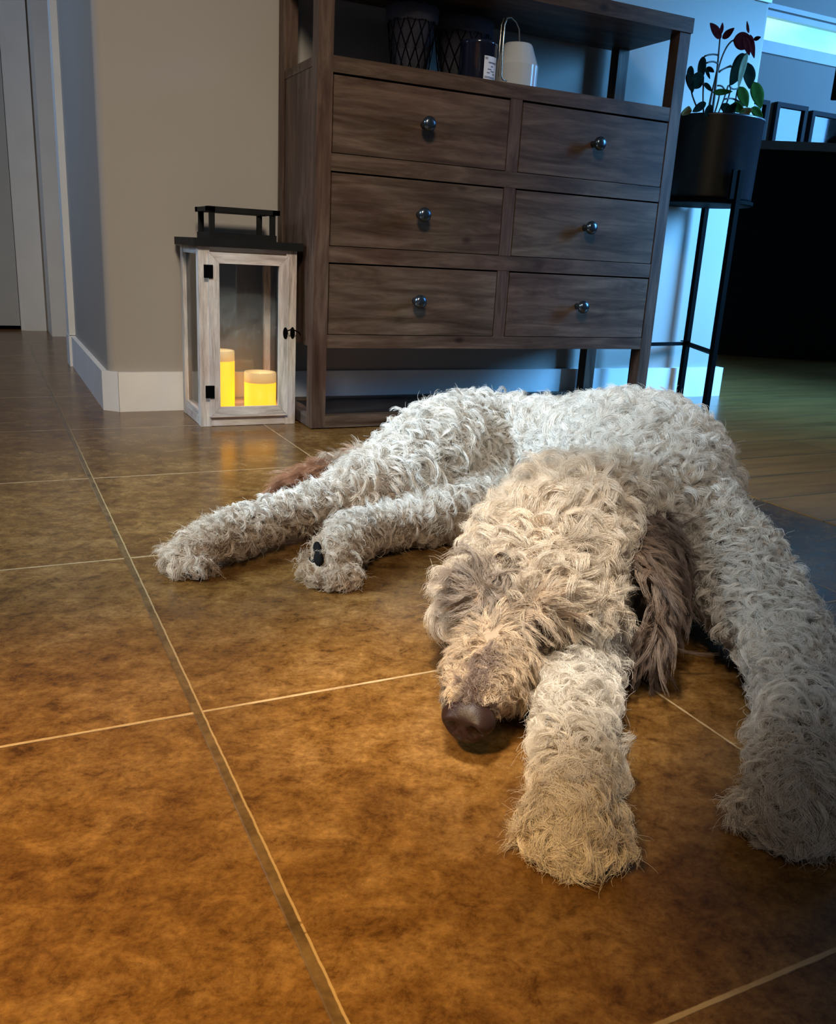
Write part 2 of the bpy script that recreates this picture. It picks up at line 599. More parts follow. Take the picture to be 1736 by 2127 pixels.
for px in (x0 + .004, x5 - .022):
    mesh_obj('side_panel', B((px, px + .018, F0 + .037, B0 - .037, .200, .8445)), M['wood_z'], cab)
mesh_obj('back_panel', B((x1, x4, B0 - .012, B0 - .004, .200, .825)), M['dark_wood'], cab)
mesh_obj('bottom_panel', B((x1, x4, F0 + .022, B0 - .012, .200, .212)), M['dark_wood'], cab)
mesh_obj('stretcher', B((x1, x4, F0, F0 + .032, .003, .032)), M['wood_x2'], cab, bevel=.0015)
mesh_obj('stretcher', B((x1, x4, B0 - .032, B0, .003, .032)), M['wood_x2'], cab, bevel=.0015)
for px in (x0, x4):
    mesh_obj('stretcher', B((px, px + .0365, F0 + .037, B0 - .037, .003, .032)), M['wood_y'], cab, bevel=.0015)
mesh_obj('low_shelf', B((x0 + .03, x5 - .03, F0 + .033, B0 - .033, .014, .028)), M['dark_wood'], cab)
kcol = [M['wood_x'], M['wood_x2'], M['wood_x3']]
drawers = [(x1, x2, .6427, .8116, (892, 257)), (x3, x4, .6427, .8116, (1247, 298)),
           (x1, x2, .4384, .605, (882, 446)), (x3, x4, .4384, .605, (1229, 473)),
           (x1, x2, .2318, .4015, (873, 627)), (x3, x4, .2318, .4015, (1212, 638))]
for i, (a, b, z0, z1, kp) in enumerate(drawers):
    g = .003
    gt = .005 if z1 > .8 else .004
    d = mesh_obj('drawer', B((a + g, b - g, F0 + .0015, F0 + .020, z0 + g * .6, z1 - gt)), kcol[(i * 2 + i // 2) % 3], cab, bevel=.0015)
    c = at(kp[0], kp[1], F0 - .03)
    kb = bmesh.new()
    lathe(kb, [(.0085, 0), (.0075, .006), (.0062, .012), (.0075, .018), (.0125, .021), (.0165, .026), (.0172, .031),
               (.0155, .036), (.010, .0395), (.003, .0405)], (c.x, F0 + .0013, c.z), 28, 'y')
    mesh_obj('knob', kb, M['knob_metal'], d, smooth=True)
    bb = bmesh.new(); box(bb, a + .015, b - .015, F0 + .0205, B0 - .03, z0 + .01, z1 - .03)
    mesh_obj('drawer_box', bb, M['dark_wood'], d)


# ------------------------------------------------------------------ lantern and candles
LX0, LX1, LY0, LY1 = .455, .692, 2.105, 2.312
lan = thing('lantern', 'whitewashed wooden lantern with black roof on the tiles left of the cabinet', 'lantern', (.5735, 2.21, 0))
pw = .026
for (a, b) in ((LX0, LY0), (LX1 - pw, LY0), (LX0, LY1 - pw), (LX1 - pw, LY1 - pw)):
    mesh_obj('post', B((a, a + pw, b, b + pw, .0005, .422)), M['white_wash_z'], lan, bevel=.0015)
mesh_obj('base', B((LX0 + .001, LX1 - .001, LY0 + .002, LY1 - .001, .001, .022)), M['white_wash_x'], lan, bevel=.001)
for (a, b) in ((LX0 + .002, LX0 + .020), (LX1 - .020, LX1 - .002)):
    mesh_obj('side_rail', B((a, b, LY0 + pw, LY1 - pw, .022, .036)), M['white_wash_y'], lan)
    mesh_obj('side_rail', B((a, b, LY0 + pw, LY1 - pw, .405, .422)), M['white_wash_y'], lan)
mesh_obj('back_rail', B((LX0 + pw, LX1 - pw, LY1 - .02, LY1 - .002, .022, .036)), M['white_wash_x'], lan)
mesh_obj('back_rail', B((LX0 + pw, LX1 - pw, LY1 - .02, LY1 - .002, .405, .422)), M['white_wash_x'], lan)
mesh_obj('front_rail', B((LX0 + pw, LX1 - pw, LY0 + .003, LY0 + .02, .413, .422)), M['white_wash_x'], lan)
mesh_obj('pane', B((LX0 + .009, LX0 + .0115, LY0 + pw, LY1 - pw, .034, .408)), M['glass'], lan)
mesh_obj('pane', B((LX1 - .0115, LX1 - .009, LY0 + pw, LY1 - pw, .034, .408)), M['glass'], lan)
mesh_obj('pane', B((LX0 + pw, LX1 - pw, LY1 - .012, LY1 - .0095, .034, .408)), M['glass'], lan)
# door with mitred frame
DX0, DX1, DZ0, DZ1, dw = LX0 + pw - .004, LX1 - pw + .004, .0245, .4105, .0245
DY0, DY1 = LY0 - .009, LY0 + .0


def mitre(bm, a, b, c, d, y0, y1):
    lo = [bm.verts.new((x, y0, z)) for x, z in (a, b, c, d)]
    hi = [bm.verts.new((x, y1, z)) for x, z in (a, b, c, d)]
    bm.faces.new(lo); bm.faces.new(hi[::-1])
    for k in range(4):
        bm.faces.new((lo[k], lo[(k + 1) % 4], hi[(k + 1) % 4], hi[k]))


g = .0004
bm = bmesh.new()
mitre(bm, (DX0, DZ0 + g), (DX0 + dw - g, DZ0 + dw), (DX0 + dw - g, DZ1 - dw), (DX0, DZ1 - g), DY0, DY1)
mitre(bm, (DX1, DZ0 + g), (DX1 - dw + g, DZ0 + dw), (DX1 - dw + g, DZ1 - dw), (DX1, DZ1 - g), DY0, DY1)
dl = mesh_obj('door', bm, M['white_wash_z'], lan, bevel=.001)
bm = bmesh.new()
mitre(bm, (DX0 + g, DZ0), (DX1 - g, DZ0), (DX1 - dw, DZ0 + dw), (DX0 + dw, DZ0 + dw), DY0, DY1)
mesh_obj('door_rail', bm, M['white_wash_x'], dl, bevel=.001)
bm = bmesh.new()
mitre(bm, (DX0 + g, DZ1), (DX1 - g, DZ1), (DX1 - dw, DZ1 - dw), (DX0 + dw, DZ1 - dw), DY0, DY1)
mesh_obj('door_rail', bm, M['white_wash_x'], dl, bevel=.001)
mesh_obj('pane', B((DX0 + dw - .003, DX1 - dw + .003, DY1 + .0002, DY1 + .002, DZ0 + dw - .003, DZ1 - dw + .003)), M['glass'], dl)
for hz in (.367, .087):
    mesh_obj('hinge', B((DX0 - .012, DX0 + .009, DY0 - .004, DY0 - .0005, hz - .015, hz + .015)), M['black_metal'], dl, bevel=.001)
hk = bmesh.new()
lathe(hk, [(.0060, 0), (.0055, .003)], (DX1 - .008, DY0 - .0002, .228), 16, 'y', (1, 2.4))
lathe(hk, [(.0060, 0), (.0055, .003)], (DX1 + .013, LY0 - .0002, .228), 16, 'y', (1, 2.4))
tube(hk, [(DX1 - .008, DY0 - .008, .233), (DX1 + .002, DY0 - .012, .238), (DX1 + .013, DY0 - .011, .236), (DX1 + .024, DY0 - .010, .231), (DX1 + .028, DY0 - .008, .224)], .0016)
tube(hk, [(DX1 - .008, DY0, .233), (DX1 - .008, DY0 - .009, .233)], .0015)
tube(hk, [(DX1 + .013, LY0, .236), (DX1 + .013, DY0 - .011, .236)], .0015)
mesh_obj('latch', hk, M['black_metal'], dl)
mesh_obj('roof', B((LX0 - .012, LX1 + .012, LY0 - .012, LY1 + .008, .4222, .4405)), M['black_wood'], lan, bevel=.002)
hx0, hx1, hy0, hy1 = .492, .655, 2.150, 2.285
mesh_obj('handle_base', B((hx0, hx1, hy0, hy1, .4402, .455)), M['black_wood'], lan, bevel=.002)
for a in (hx0 + .002, hx1 - .014):
    for b in (hy0 + .004, hy1 - .016):
        mesh_obj('handle_post', B((a, a + .012, b, b + .012, .4545, .502)), M['black_wood'], lan, bevel=.001)
bm = bmesh.new(); box(bm, hx0 - .004, hx1 + .008, hy0, hy0 + .022, .5015, .513); box(bm, hx0 - .004, hx1 + .008, hy1 - .022, hy1, .5015, .513)
box(bm, hx0 - .004, hx0 + .014, hy0, hy1, .502, .5125); box(bm, hx1 - .010, hx1 + .008, hy0, hy1, .502, .5125)
mesh_obj('handle_grip', bm, M['black_wood'], lan, bevel=.003)

wax_glow = emit_mat('lit_wax', (1.0, .36, .006), .90, (.85, .55, .12))
wax_rim = emit_mat('wax_rim', (1.0, .62, .22), .22, (.82, .66, .42))
wax_well = emit_mat('wax_well', (1.0, .70, .22), .42, (.85, .66, .32))


def candle(c, r, h, label):
    root = thing('pillar_candle', label, 'candle', (c[0], c[1], .0222), 'glowing candles in the lantern')
    z0 = .0225
    zr = z0 + h - .026
    bm = bmesh.new(); lathe(bm, [(r * .985, z0), (r, z0 + .003), (r, zr)], (c[0], c[1], 0), 40)
    b = mesh_obj('wax_body', bm, wax_glow, root); b.data.polygons.foreach_set('use_smooth', [len(p.vertices) == 4 for p in b.data.polygons])
    bm = bmesh.new()
    lathe(bm, [(r, zr + .0002), (r, z0 + h - .004), (r * .97, z0 + h), (r * .86, z0 + h - .001), (r * .78, z0 + h - .006), (r * .70, zr + .0003)], (c[0], c[1], 0), 40)
    mesh_obj('rim', bm, wax_rim, root, smooth=True)
    bm = bmesh.new(); lathe(bm, [(r * .70, zr + .0005), (r * .70, zr + .004), (.004, zr + .006)], (c[0], c[1], 0), 32)
    mesh_obj('well', bm, wax_well, root)
    bm = bmesh.new(); lathe(bm, [(.0042, zr + .0062), (.0045, zr + .010), (.003, zr + .016), (.0006, zr + .021)], (c[0], c[1], 0), 12)
    mesh_obj('flame', bm, emit_mat('flame', (1.0, .72, .30), 3.0), root, smooth=True)
    return root


candle((.5335, 2.235), .037, .148, 'tall glowing pillar candle behind the left of the lantern door')
candle((.6275, 2.195), .0405, .098, 'short wide glowing pillar candle on the right inside the lantern')

# ------------------------------------------------------------------ things on the cabinet's shelf
SZ = .8446
lin = NT('grey_linen')
wv = lin.noise(lin.coord(), 300, 2)
lin.base(lin.ramp(wv, [(.3, (.045, .043, .055)), (.7, (.08, .076, .10))])); lin.set(Roughness=.9)


def basket(cx, cy, label, rx, ry, h):
    root = thing('wire_basket', label, 'basket', (cx, cy, SZ), 'wire baskets on the open shelf')
    bm = bmesh.new()
    N = 14
    ring = lambda z, k: [(cx + rx * k * math.cos(a), cy + ry * k * math.sin(a), z) for a in [2 * math.pi * q / N for q in range(N + 1)]]
    levels = [(SZ + .0045 + (h - .03) * q / 4, .72 + .28 * q / 4) for q in range(5)]
    tube(bm, ring(levels[0][0], levels[0][1]), .0022, 6)
    tube(bm, ring(levels[-1][0] + .01, 1.0), .0026, 6)
    for q in range(N):
        for s in (-1, 1):
            pts = []
            for li, (z, k) in enumerate(levels):
                a = 2 * math.pi * (q + s * li * .5) / N
                wob = .02 * math.sin(li * math.pi)
                pts.append((cx + rx * (k + wob) * math.cos(a), cy + ry * (k + wob) * math.sin(a), z))
            tube(bm, pts, .0012, 5)
    mesh_obj('wire', bm, M['black_metal'], root)
    bm = bmesh.new()
    prof = [(.60, .004), (.92, h - .035), (1.05, h - .034), (1.06, h - .002), (1.0, h), (.93, h - .004), (.66, .012)]
    rings = [[bm.verts.new((cx + rx * k * math.cos(2 * math.pi * q / 36), cy + ry * k * math.sin(2 * math.pi * q / 36),
                            SZ + z + .002 * math.sin(q * 1.9))) for q in range(36)] for k, z in prof]
    rings[0] = rings[0]
    for a, b in zip(rings, rings[1:]):
        for q in range(36):
            bm.faces.new((a[q], a[(q + 1) % 36], b[(q + 1) % 36], b[q]))
    bm.faces.new(rings[0][::-1])
    bm.faces.new(rings[-1])
    mesh_obj('liner', bm, lin.m, root, smooth=True)
    return root


basket(1.008, 2.19, 'dark wire basket with grey cloth liner, left end of the shelf row', .062, .062, .165)
basket(1.165, 2.215, 'dark wire basket with grey cloth liner behind the black jar candle', .078, .062, .165)

# black jar candle with a white label
jc = thing('jar_candle', 'black jar candle with a small white label on the open shelf', 'candle', (1.152, 2.102, SZ))
bm = bmesh.new()
lathe(bm, [(.0425, SZ + .0005), (.046, SZ + .004), (.046, SZ + .083), (.0475, SZ + .085), (.0475, SZ + .093), (.045, SZ + .0945), (.043, SZ + .088)], (1.152, 2.102, 0), 48)
navy = plain('black_glass', (.010, .012, .026), .12)
mesh_obj('jar', bm, navy, jc, smooth=False).data.polygons.foreach_set('use_smooth', [len(p.vertices) == 4 for p in bpy.data.objects['jar'].data.polygons])
bm = bmesh.new()


def curved_patch(bm, cx, cy, r, a0, a1, z0, z1, n=10):
    prev = None
    for k in range(n + 1):
        a = math.radians(a0 + (a1 - a0) * k / n)
        c_ = [bm.verts.new((cx + rr * math.cos(a), cy + rr * math.sin(a), z)) for rr in (r, r + .0006) for z in (z0, z1)]
        if prev:
            bm.faces.new((prev[2], c_[2], c_[3], prev[3])); bm.faces.new((prev[0], prev[1], c_[1], c_[0]))
            bm.faces.new((prev[1], prev[3], c_[3], c_[1])); bm.faces.new((prev[0], c_[0], c_[2], prev[2]))
        else:
            bm.faces.new((c_[0], c_[2], c_[3], c_[1]))
        prev = c_
    bm.faces.new((prev[0], prev[1], prev[3], prev[2]))


LA0, LA1, LR = -99, -46, .0462
curved_patch(bm, 1.152, 2.102, LR, LA0, LA1, SZ + .004, SZ + .058)
lb = mesh_obj('label', bm, plain('label_paper', (.74, .74, .78), .6), jc)
lb['label'] = 'white paper label'
bm = bmesh.new()
for k, a in enumerate((-96, -94.2, -92.8, -90.5, -88.5)):
    curved_patch(bm, 1.152, 2.102, LR + .0007, a, a + .9, SZ + .050, SZ + .0555, 1)
curved_patch(bm, 1.152, 2.102, LR + .0007, -84, -52, SZ + .0425, SZ + .0455, 6)
curved_patch(bm, 1.152, 2.102, LR + .0007, -74, -66, SZ + .0345, SZ + .037, 3)
for z in (.009, .0115):
    curved_patch(bm, 1.152, 2.102, LR + .0007, -96, -54, SZ + z, SZ + z + .0011, 8)
for a, b, z in ((-88, -78, .020), (-74, -60, .024), (-86, -72, .028), (-66, -58, .018)):
    curved_patch(bm, 1.152, 2.102, LR + .0007, a, b, SZ + z, SZ + z + .002, 4)
mesh_obj('print', bm, plain('label_ink', (.16, .17, .22), .7), lb)

# white ceramic jug-like jar with chamfered shoulders and a wire stand
jx, jy = 1.274, 2.118
jug = thing('ceramic_jar', 'white glazed jar with chamfered shoulder and a thin metal wire hoop', 'jar', (jx, jy, SZ))
bm = bmesh.new()
lathe(bm, [(.050, SZ + .0005), (.0555, SZ + .005), (.0560, SZ + .058), (.0545, SZ + .061), (.0375, SZ + .105), (.0345, SZ + .109), (.028, SZ + .1105), (.004, SZ + .111)],
      (jx, jy, 0), 48)
jb = mesh_obj('vessel', bm, plain('white_glaze', (.50, .52, .53), .14, var=.02), jug, smooth=True)
jb.data.set_sharp_from_angle(angle=math.radians(14))
bm = bmesh.new()
wp = [at(1052, 168, 2.058), at(1044, 166, 2.056), at(1041, 158, 2.055), at(1043, 110, 2.056), at(1048, 52, 2.058), at(1053, 38, 2.062), at(1062, 36, 2.075), at(1072, 46, 2.095), at(1078, 60, 2.110)]
wp = [Vector((p.x, p.y, max(p.z, SZ + .0022))) for p in wp] + [Vector((jx + .004, jy, SZ + .1106))]
tube(bm, wp, .0019, 8)
tube(bm, [p + Vector((-.0065, .004, 0)) for p in wp[2:6]], .0014, 8)
mesh_obj('handle', bm, plain('brushed_brass', (.55, .48, .38), .25, .9), jug, smooth=True)

# switch plate on the wall beside the opening
sw = thing('light_switch', 'white switch plate high on the wall above the potted plant', 'switch', (2.305, YW, 1.255))
mesh_obj('plate', B((2.270, 2.332, YW - .007, YW, 1.2545, 1.370)), M['white_paint'], sw, bevel=.003)
mesh_obj('rocker', B((2.285, 2.317, YW - .0105, YW - .0072, 1.280, 1.345)), M['white_paint'], sw, bevel=.002)

# ------------------------------------------------------------------ plant stand, pot, plant
PX, PY = 2.035, 2.200
ps = thing('plant_stand', 'thin black metal tripod plant stand right of the cabinet', 'plant stand', (PX, PY, 0))
LA, LB, LC = (2.012, 2.043), (2.147, 2.310), (1.894, 2.269)
for (lx, ly), top in ((LA, .714), (LB, .65), (LC, .65)):
    bm = bmesh.new(); box(bm, lx - .0085, lx + .0085, ly - .0085, ly + .0085, .0008, top)
    mesh_obj('leg', bm, M['black_metal'], ps, bevel=.0015)
for a, b in ((LA, LB), (LB, LC)):
    bm = bmesh.new(); tube(bm, [(a[0], a[1], .187), (b[0], b[1], .187)], .0085, 4)
    mesh_obj('crossbar', bm, M['black_metal'], ps)
bm = bmesh.new(); prism(bm, [(LB[0], LB[1]), (LB[0] - .03, LB[1] - .002), (LB[0] - .014, LB[1] - .03)], .1945, .198)
mesh_obj('gusset', bm, M['black_metal'], ps)
bm = bmesh.new()
lathe(bm, [(.140, .622), (.1445, .624), (.1445, .634), (.140, .6355), (.02, .6355)], (PX, PY, 0), 56)
mesh_obj('tray', bm, M['black_metal'], ps)
bm = bmesh.new(); box(bm, LA[0] - .030, LA[0] - .009, LA[1] - .004, LA[1] + .004, .634, .714)
mesh_obj('bracket', bm, M['black_metal'], ps)

pot_m = plain('satin_black_pot', (.007, .008, .011), .32, 0.0, .7)
pp = thing('potted_plant', 'dark leafy houseplant in a black cylinder pot on the plant stand', 'plant', (PX, PY, .636))
bm = bmesh.new()
lathe(bm, [(.132, .6365), (.137, .640), (.1415, .858), (.1440, .860), (.1440, .866), (.140, .867), (.138, .850), (.134, .835)], (PX, PY, 0), 64)
pot = mesh_obj('pot', bm, pot_m, pp); pot.data.polygons.foreach_set('use_smooth', [len(p.vertices) == 4 for p in pot.data.polygons])
bm = bmesh.new(); lathe(bm, [(.1335, .8355), (.12, .842), (.06, .846), (.01, .847)], (PX, PY, 0), 40)
mesh_obj('soil', bm, plain('soil', (.02, .014, .01), .95, var=.5, scale=60), pp)


def leaf_mat(name, a, b):
    t = NT(name)
    v = t.noise(t.coord(), 40, 3)
    t.base(t.ramp(v, [(.3, a), (.7, b)])); t.set(Roughness=.5)
    t.b.inputs['Specular IOR Level'].default_value = .0
    t.b.inputs['IOR'].default_value = 1.02
    return t.m


M['leaf_red'] = leaf_mat('burgundy_leaf', (.030, .004, .005), (.060, .008, .008))
M['leaf_dark'] = leaf_mat('dark_green_leaf', (.003, .006, .005), (.007, .013, .008))
M['leaf_green'] = leaf_mat('green_leaf', (.010, .030, .006), (.022, .052, .010))
M['leaf_pale'] = leaf_mat('pale_green_leaf', (.10, .13, .085), (.16, .19, .12))
M['leaf_tan'] = leaf_mat('tan_leaf', (.13, .095, .035), (.20, .15, .06))
M['stem'] = plain('plant_stem', (.045, .055, .05), .6, var=.3, scale=50)


def leaf(p0, p1, wid, m, side=None, fold=.25, droop=.12):
    p0, p1 = Vector(p0), Vector(p1)
    ax = p1 - p0
    L = ax.length
    ax.normalize()
    if side is None:
        side = ax.cross(Vector((0, 1, 0)))
    side = (Vector(side) - ax * Vector(side).dot(ax)).normalized()
    nor = ax.cross(side).normalized()
    if nor.y > 0:
        nor = -nor
    bm = bmesh.new()
    N, Kk = 12, 3
    top, bot = [], []
    for i in range(N + 1):
        t = i / N
        ww = wid * .5 * (math.sin(math.pi * t ** .85) ** .75) * (1 - .25 * t) + .0006
        rt, rb = [], []
        for j in range(-Kk, Kk + 1):
            q = j / Kk
            p = p0 + ax * (L * t) + side * (ww * q) + nor * (fold * ww * abs(q) - droop * L * math.sin(math.pi * t) * .5 + .02 * ww * math.sin(9 * t + 3 * q))
            rt.append(bm.verts.new(p + nor * .0005)); rb.append(bm.verts.new(p - nor * .0005))
        top.append(rt); bot.append(rb)
    for i in range(N):
        for j in range(2 * Kk):
            bm.faces.new((top[i][j], top[i][j + 1], top[i + 1][j + 1], top[i + 1][j]))
            bm.faces.new((bot[i][j], bot[i + 1][j], bot[i + 1][j + 1], bot[i][j + 1]))
    for i in range(N):
        for j in (0, 2 * Kk):
            bm.faces.new((top[i][j], top[i + 1][j], bot[i + 1][j], bot[i][j]))
    for i in (0, N):
        for j in range(2 * Kk):
            bm.faces.new((top[i][j], bot[i][j], bot[i][j + 1], top[i][j + 1]))
    return mesh_obj('leaf', bm, M[m], pp, smooth=True)


# photo pixel of leaf base and tip, half seen edge-on where thin; depth in the pot
YP = PY
leaves = [((1498, 78), (1474, 48), .030, 'leaf_red', 2.17), ((1497, 72), (1500, 47), .018, 'leaf_red', 2.19), ((1494, 80), (1481, 62), .014, 'leaf_red', 2.15),
          ((1500, 80), (1525, 58), .022, 'leaf_red', 2.16), ((1503, 76), (1522, 63), .014, 'leaf_red', 2.20),
          ((1522, 84), (1567, 88), .052, 'leaf_red', 2.15), ((1558, 72), (1566, 121), .026, 'leaf_red', 2.14), ((1555, 68), (1551, 44), .012, 'leaf_red', 2.16),
          ((1565, 82), (1580, 77), .012, 'leaf_red', 2.15), ((1545, 75), (1556, 115), .030, 'leaf_red', 2.13),
          ((1462, 117), (1452, 172), .034, 'leaf_dark', 2.16), ((1436, 137), (1430, 180), .030, 'leaf_dark', 2.12), ((1430, 150), (1438, 193), .036, 'leaf_dark', 2.12),
          ((1462, 160), (1428, 178), .046, 'leaf_dark', 2.14), ((1467, 140), (1483, 150), .018, 'leaf_dark', 2.18), ((1466, 142), (1474, 164), .014, 'leaf_dark', 2.17),
          ((1463, 172), (1478, 190), .018, 'leaf_dark', 2.13),
          ((1548, 112), (1515, 178), .058, 'leaf_dark', 2.16), ((1552, 108), (1533, 183), .026, 'leaf_pale', 2.12), ((1553, 130), (1556, 185), .058, 'leaf_dark', 2.19),
          ((1535, 180), (1552, 223), .046, 'leaf_green', 2.13), ((1565, 170), (1580, 226), .056, 'leaf_green', 2.15),
          ((1480, 192), (1521, 190), .018, 'leaf_green', 2.10), ((1560, 224), (1584, 243), .030, 'leaf_green', 2.12), ((1520, 216), (1545, 232), .034, 'leaf_green', 2.10),
          ((1420, 240), (1430, 220), .040, 'leaf_tan', 2.10), ((1535, 240), (1562, 226), .030, 'leaf_tan', 2.09), ((1466, 214), (1438, 232), .024, 'leaf_dark', 2.10),
          ((1500, 215), (1516, 238), .036, 'leaf_dark', 2.10), ((1480, 222), (1462, 240), .030, 'leaf_dark', 2.12), ((1508, 236), (1530, 214), .030, 'leaf_dark', 2.08)]
for (b_, t_, wd, mm, yy) in leaves:
    a_ = at(b_[0], b_[1], yy); c_ = at(t_[0], t_[1], yy - .02)
    leaf(a_, c_, wd, mm)
stems = [[(1478, 240), (1484, 200), (1489, 150), (1495, 80)], [(1470, 240), (1476, 200), (1484, 170), (1490, 140)], [(1490, 150), (1505, 105), (1522, 84)],
         [(1492, 115), (1478, 113), (1463, 117)], [(1490, 132), (1480, 128), (1467, 131)], [(1493, 150), (1505, 142), (1518, 136)], [(1494, 148), (1510, 140), (1520, 139)],
         [(1447, 222), (1440, 205), (1436, 190)], [(1461, 235), (1460, 200), (1461, 170)], [(1490, 238), (1500, 215), (1512, 178)], [(1500, 238), (1512, 205), (1518, 180)],
         [(1525, 235), (1528, 205), (1533, 182)], [(1505, 206), (1525, 206), (1545, 220)], [(1490, 178), (1500, 180), (1506, 190)], [(1514, 176), (1520, 184), (1532, 184)],
         [(1482, 240), (1490, 215), (1494, 195)]]
for k, s in enumerate(stems):
    yy = 2.13 + .012 * (k % 4)
    P = [at(u, v, yy) for u, v in s]
    pts = bez(P[0], P[1] * 2 - (P[0] + P[2]) / 2, P[2], 8) if len(P) == 3 else bez(P[0], P[1], P[2], 6)[:-1] + bez(P[2], (P[2] + P[3]) / 2, P[3], 5)
    bm = bmesh.new(); tube(bm, pts, [.0042 - .0022 * q / len(pts) if k < 2 else .0024 for q in range(len(pts))], 7)
    mesh_obj('stem', bm, M['stem'], pp, smooth=True)

# ------------------------------------------------------------------ kitchen island and wall pictures
isl = thing('kitchen_island', 'black kitchen island with a grey counter in the room behind', 'kitchen island', (4.2, 3.8, 0))
P0, P1, P2 = (3.50, 3.53), (3.80, 3.34), (4.70, 2.92)
bm = bmesh.new(); prism(bm, [P0, P1, P2, (5.4, 3.6), (4.2, 4.3)], .0, 1.02)
mesh_obj('cabinet_body', bm, plain('black_cabinet', (.006, .006, .007), .6, spec=.12, var=.2), isl)
bm = bmesh.new(); prism(bm, [(3.46, 3.53), (3.79, 3.31), (4.72, 2.88), (5.45, 3.62), (4.2, 4.35)], 1.0202, 1.06)
mesh_obj('countertop', bm, plain('grey_counter', (.16, .16, .165), .35, var=.15, scale=18), isl, bevel=.004)


def framed(u0, v0, u1, v1, Y, label, mat_pic):
    a, b, c = at(u0, v0, Y), at(u1, v0 + (u1 - u0) * .16, Y), at(u0, v1, Y)
    X0, X1, Z1, Z0 = a.x, b.x, a.z, c.z
    r = thing('picture_frame', label, 'picture', ((X0 + X1) / 2, Y, Z0), 'framed pictures on the kitchen wall')
    fw, D = .030, .035
    bm = bmesh.new()
    box(bm, X0, X0 + fw, Y - D, Y, Z0, Z1); box(bm, X1 - fw, X1, Y - D, Y, Z0, Z1)
    box(bm, X0 + fw, X1 - fw, Y - D, Y, Z1 - fw, Z1); box(bm, X0 + fw, X1 - fw, Y - D, Y, Z0, Z0 + fw)
    mesh_obj('frame', bm, plain('charcoal_frame', (.03, .03, .033), .6, spec=.2), r)
    mesh_obj('picture', B((X0 + fw, X1 - fw, Y - .012, Y - .008, Z0 + fw, Z1 - fw)), mat_pic, r)
    mesh_obj('glazing', B((X0 + fw, X1 - fw, Y - .016, Y - .0145, Z0 + fw, Z1 - fw)), M['glass'], r)
    return r


def sketch(name, seed):
    t = NT(name)
    a = t.noise(t.coord((1, 1, 3), loc=(seed, 0, 0)), 14, 5, .6, 1.2)
    t.base(t.ramp(a, [(.33, (.22, .26, .34)), (.43, (.66, .68, .70)), (.7, (.80, .80, .78))])); t.set(Roughness=.6)
    return t.m


framed(1608, 212, 1672, 310, KY - .005, 'charcoal framed sketch on the kitchen wall nearest the wall corner', sketch('line_sketch', 1.0))
framed(1681, 230, 1748, 330, KY - .005, 'charcoal framed print on the kitchen wall at the right photo edge', sketch('line_print', 4.0))
framed(1548, 203, 1592, 305, KY - .005, 'dark edged picture on the kitchen wall, mostly hidden behind the wall corner', sketch('pale_print', 9.0))
# dark clutter on the counter
cl = thing('cloth_heap', 'dark crumpled cloth lying on the kitchen island counter', 'cloth', (3.93, 3.36, 1.06))
bm = bmesh.new()
bmesh.ops.create_icosphere(bm, subdivisions=4, radius=1)
rr = random.Random(3)
ph = [rr.random() * 6 for _ in range(6)]
for v in bm.verts:
    k = 1 + .16 * math.sin(5 * v.co.x + ph[0]) * math.cos(4 * v.co.z + ph[1]) + .1 * math.sin(9 * v.co.y + ph[2] + 3 * v.co.z)
    v.co = Vector((4.02 + v.co.x * .12 * k, 3.34 + v.co.y * .09 * k, max(1.0605, 1.085 + v.co.z * .055 * k)))
mesh_obj('cloth', bm, plain('black_cloth', (.015, .015, .018), .9), cl, smooth=True)
lp = thing('pendant_lamp', 'slim black tube pendant hanging over the kitchen island at right', 'lamp', (0, 0, 0))
a_ = at(1729, 207, 3.6); lp.location = (a_.x, a_.y, a_.z)
bm = bmesh.new(); lathe(bm, [(.017, a_.z), (.019, a_.z + .002), (.019, a_.z + .42), (.012, a_.z + .43)], (a_.x + .012, a_.y, 0), 24)
mesh_obj('shade', bm, M['black_metal'], lp, smooth=False)
bm = bmesh.new(); tube(bm, [(a_.x + .012, a_.y, a_.z + .43), (a_.x + .012, a_.y, 2.9)], .003, 6)
mesh_obj('cord', bm, M['black_metal'], lp)
bm = bmesh.new(); lathe(bm, [(.05, 2.9), (.05, 2.93)], (a_.x + .012, a_.y, 0), 24)
mesh_obj('canopy', bm, M['black_metal'], lp)


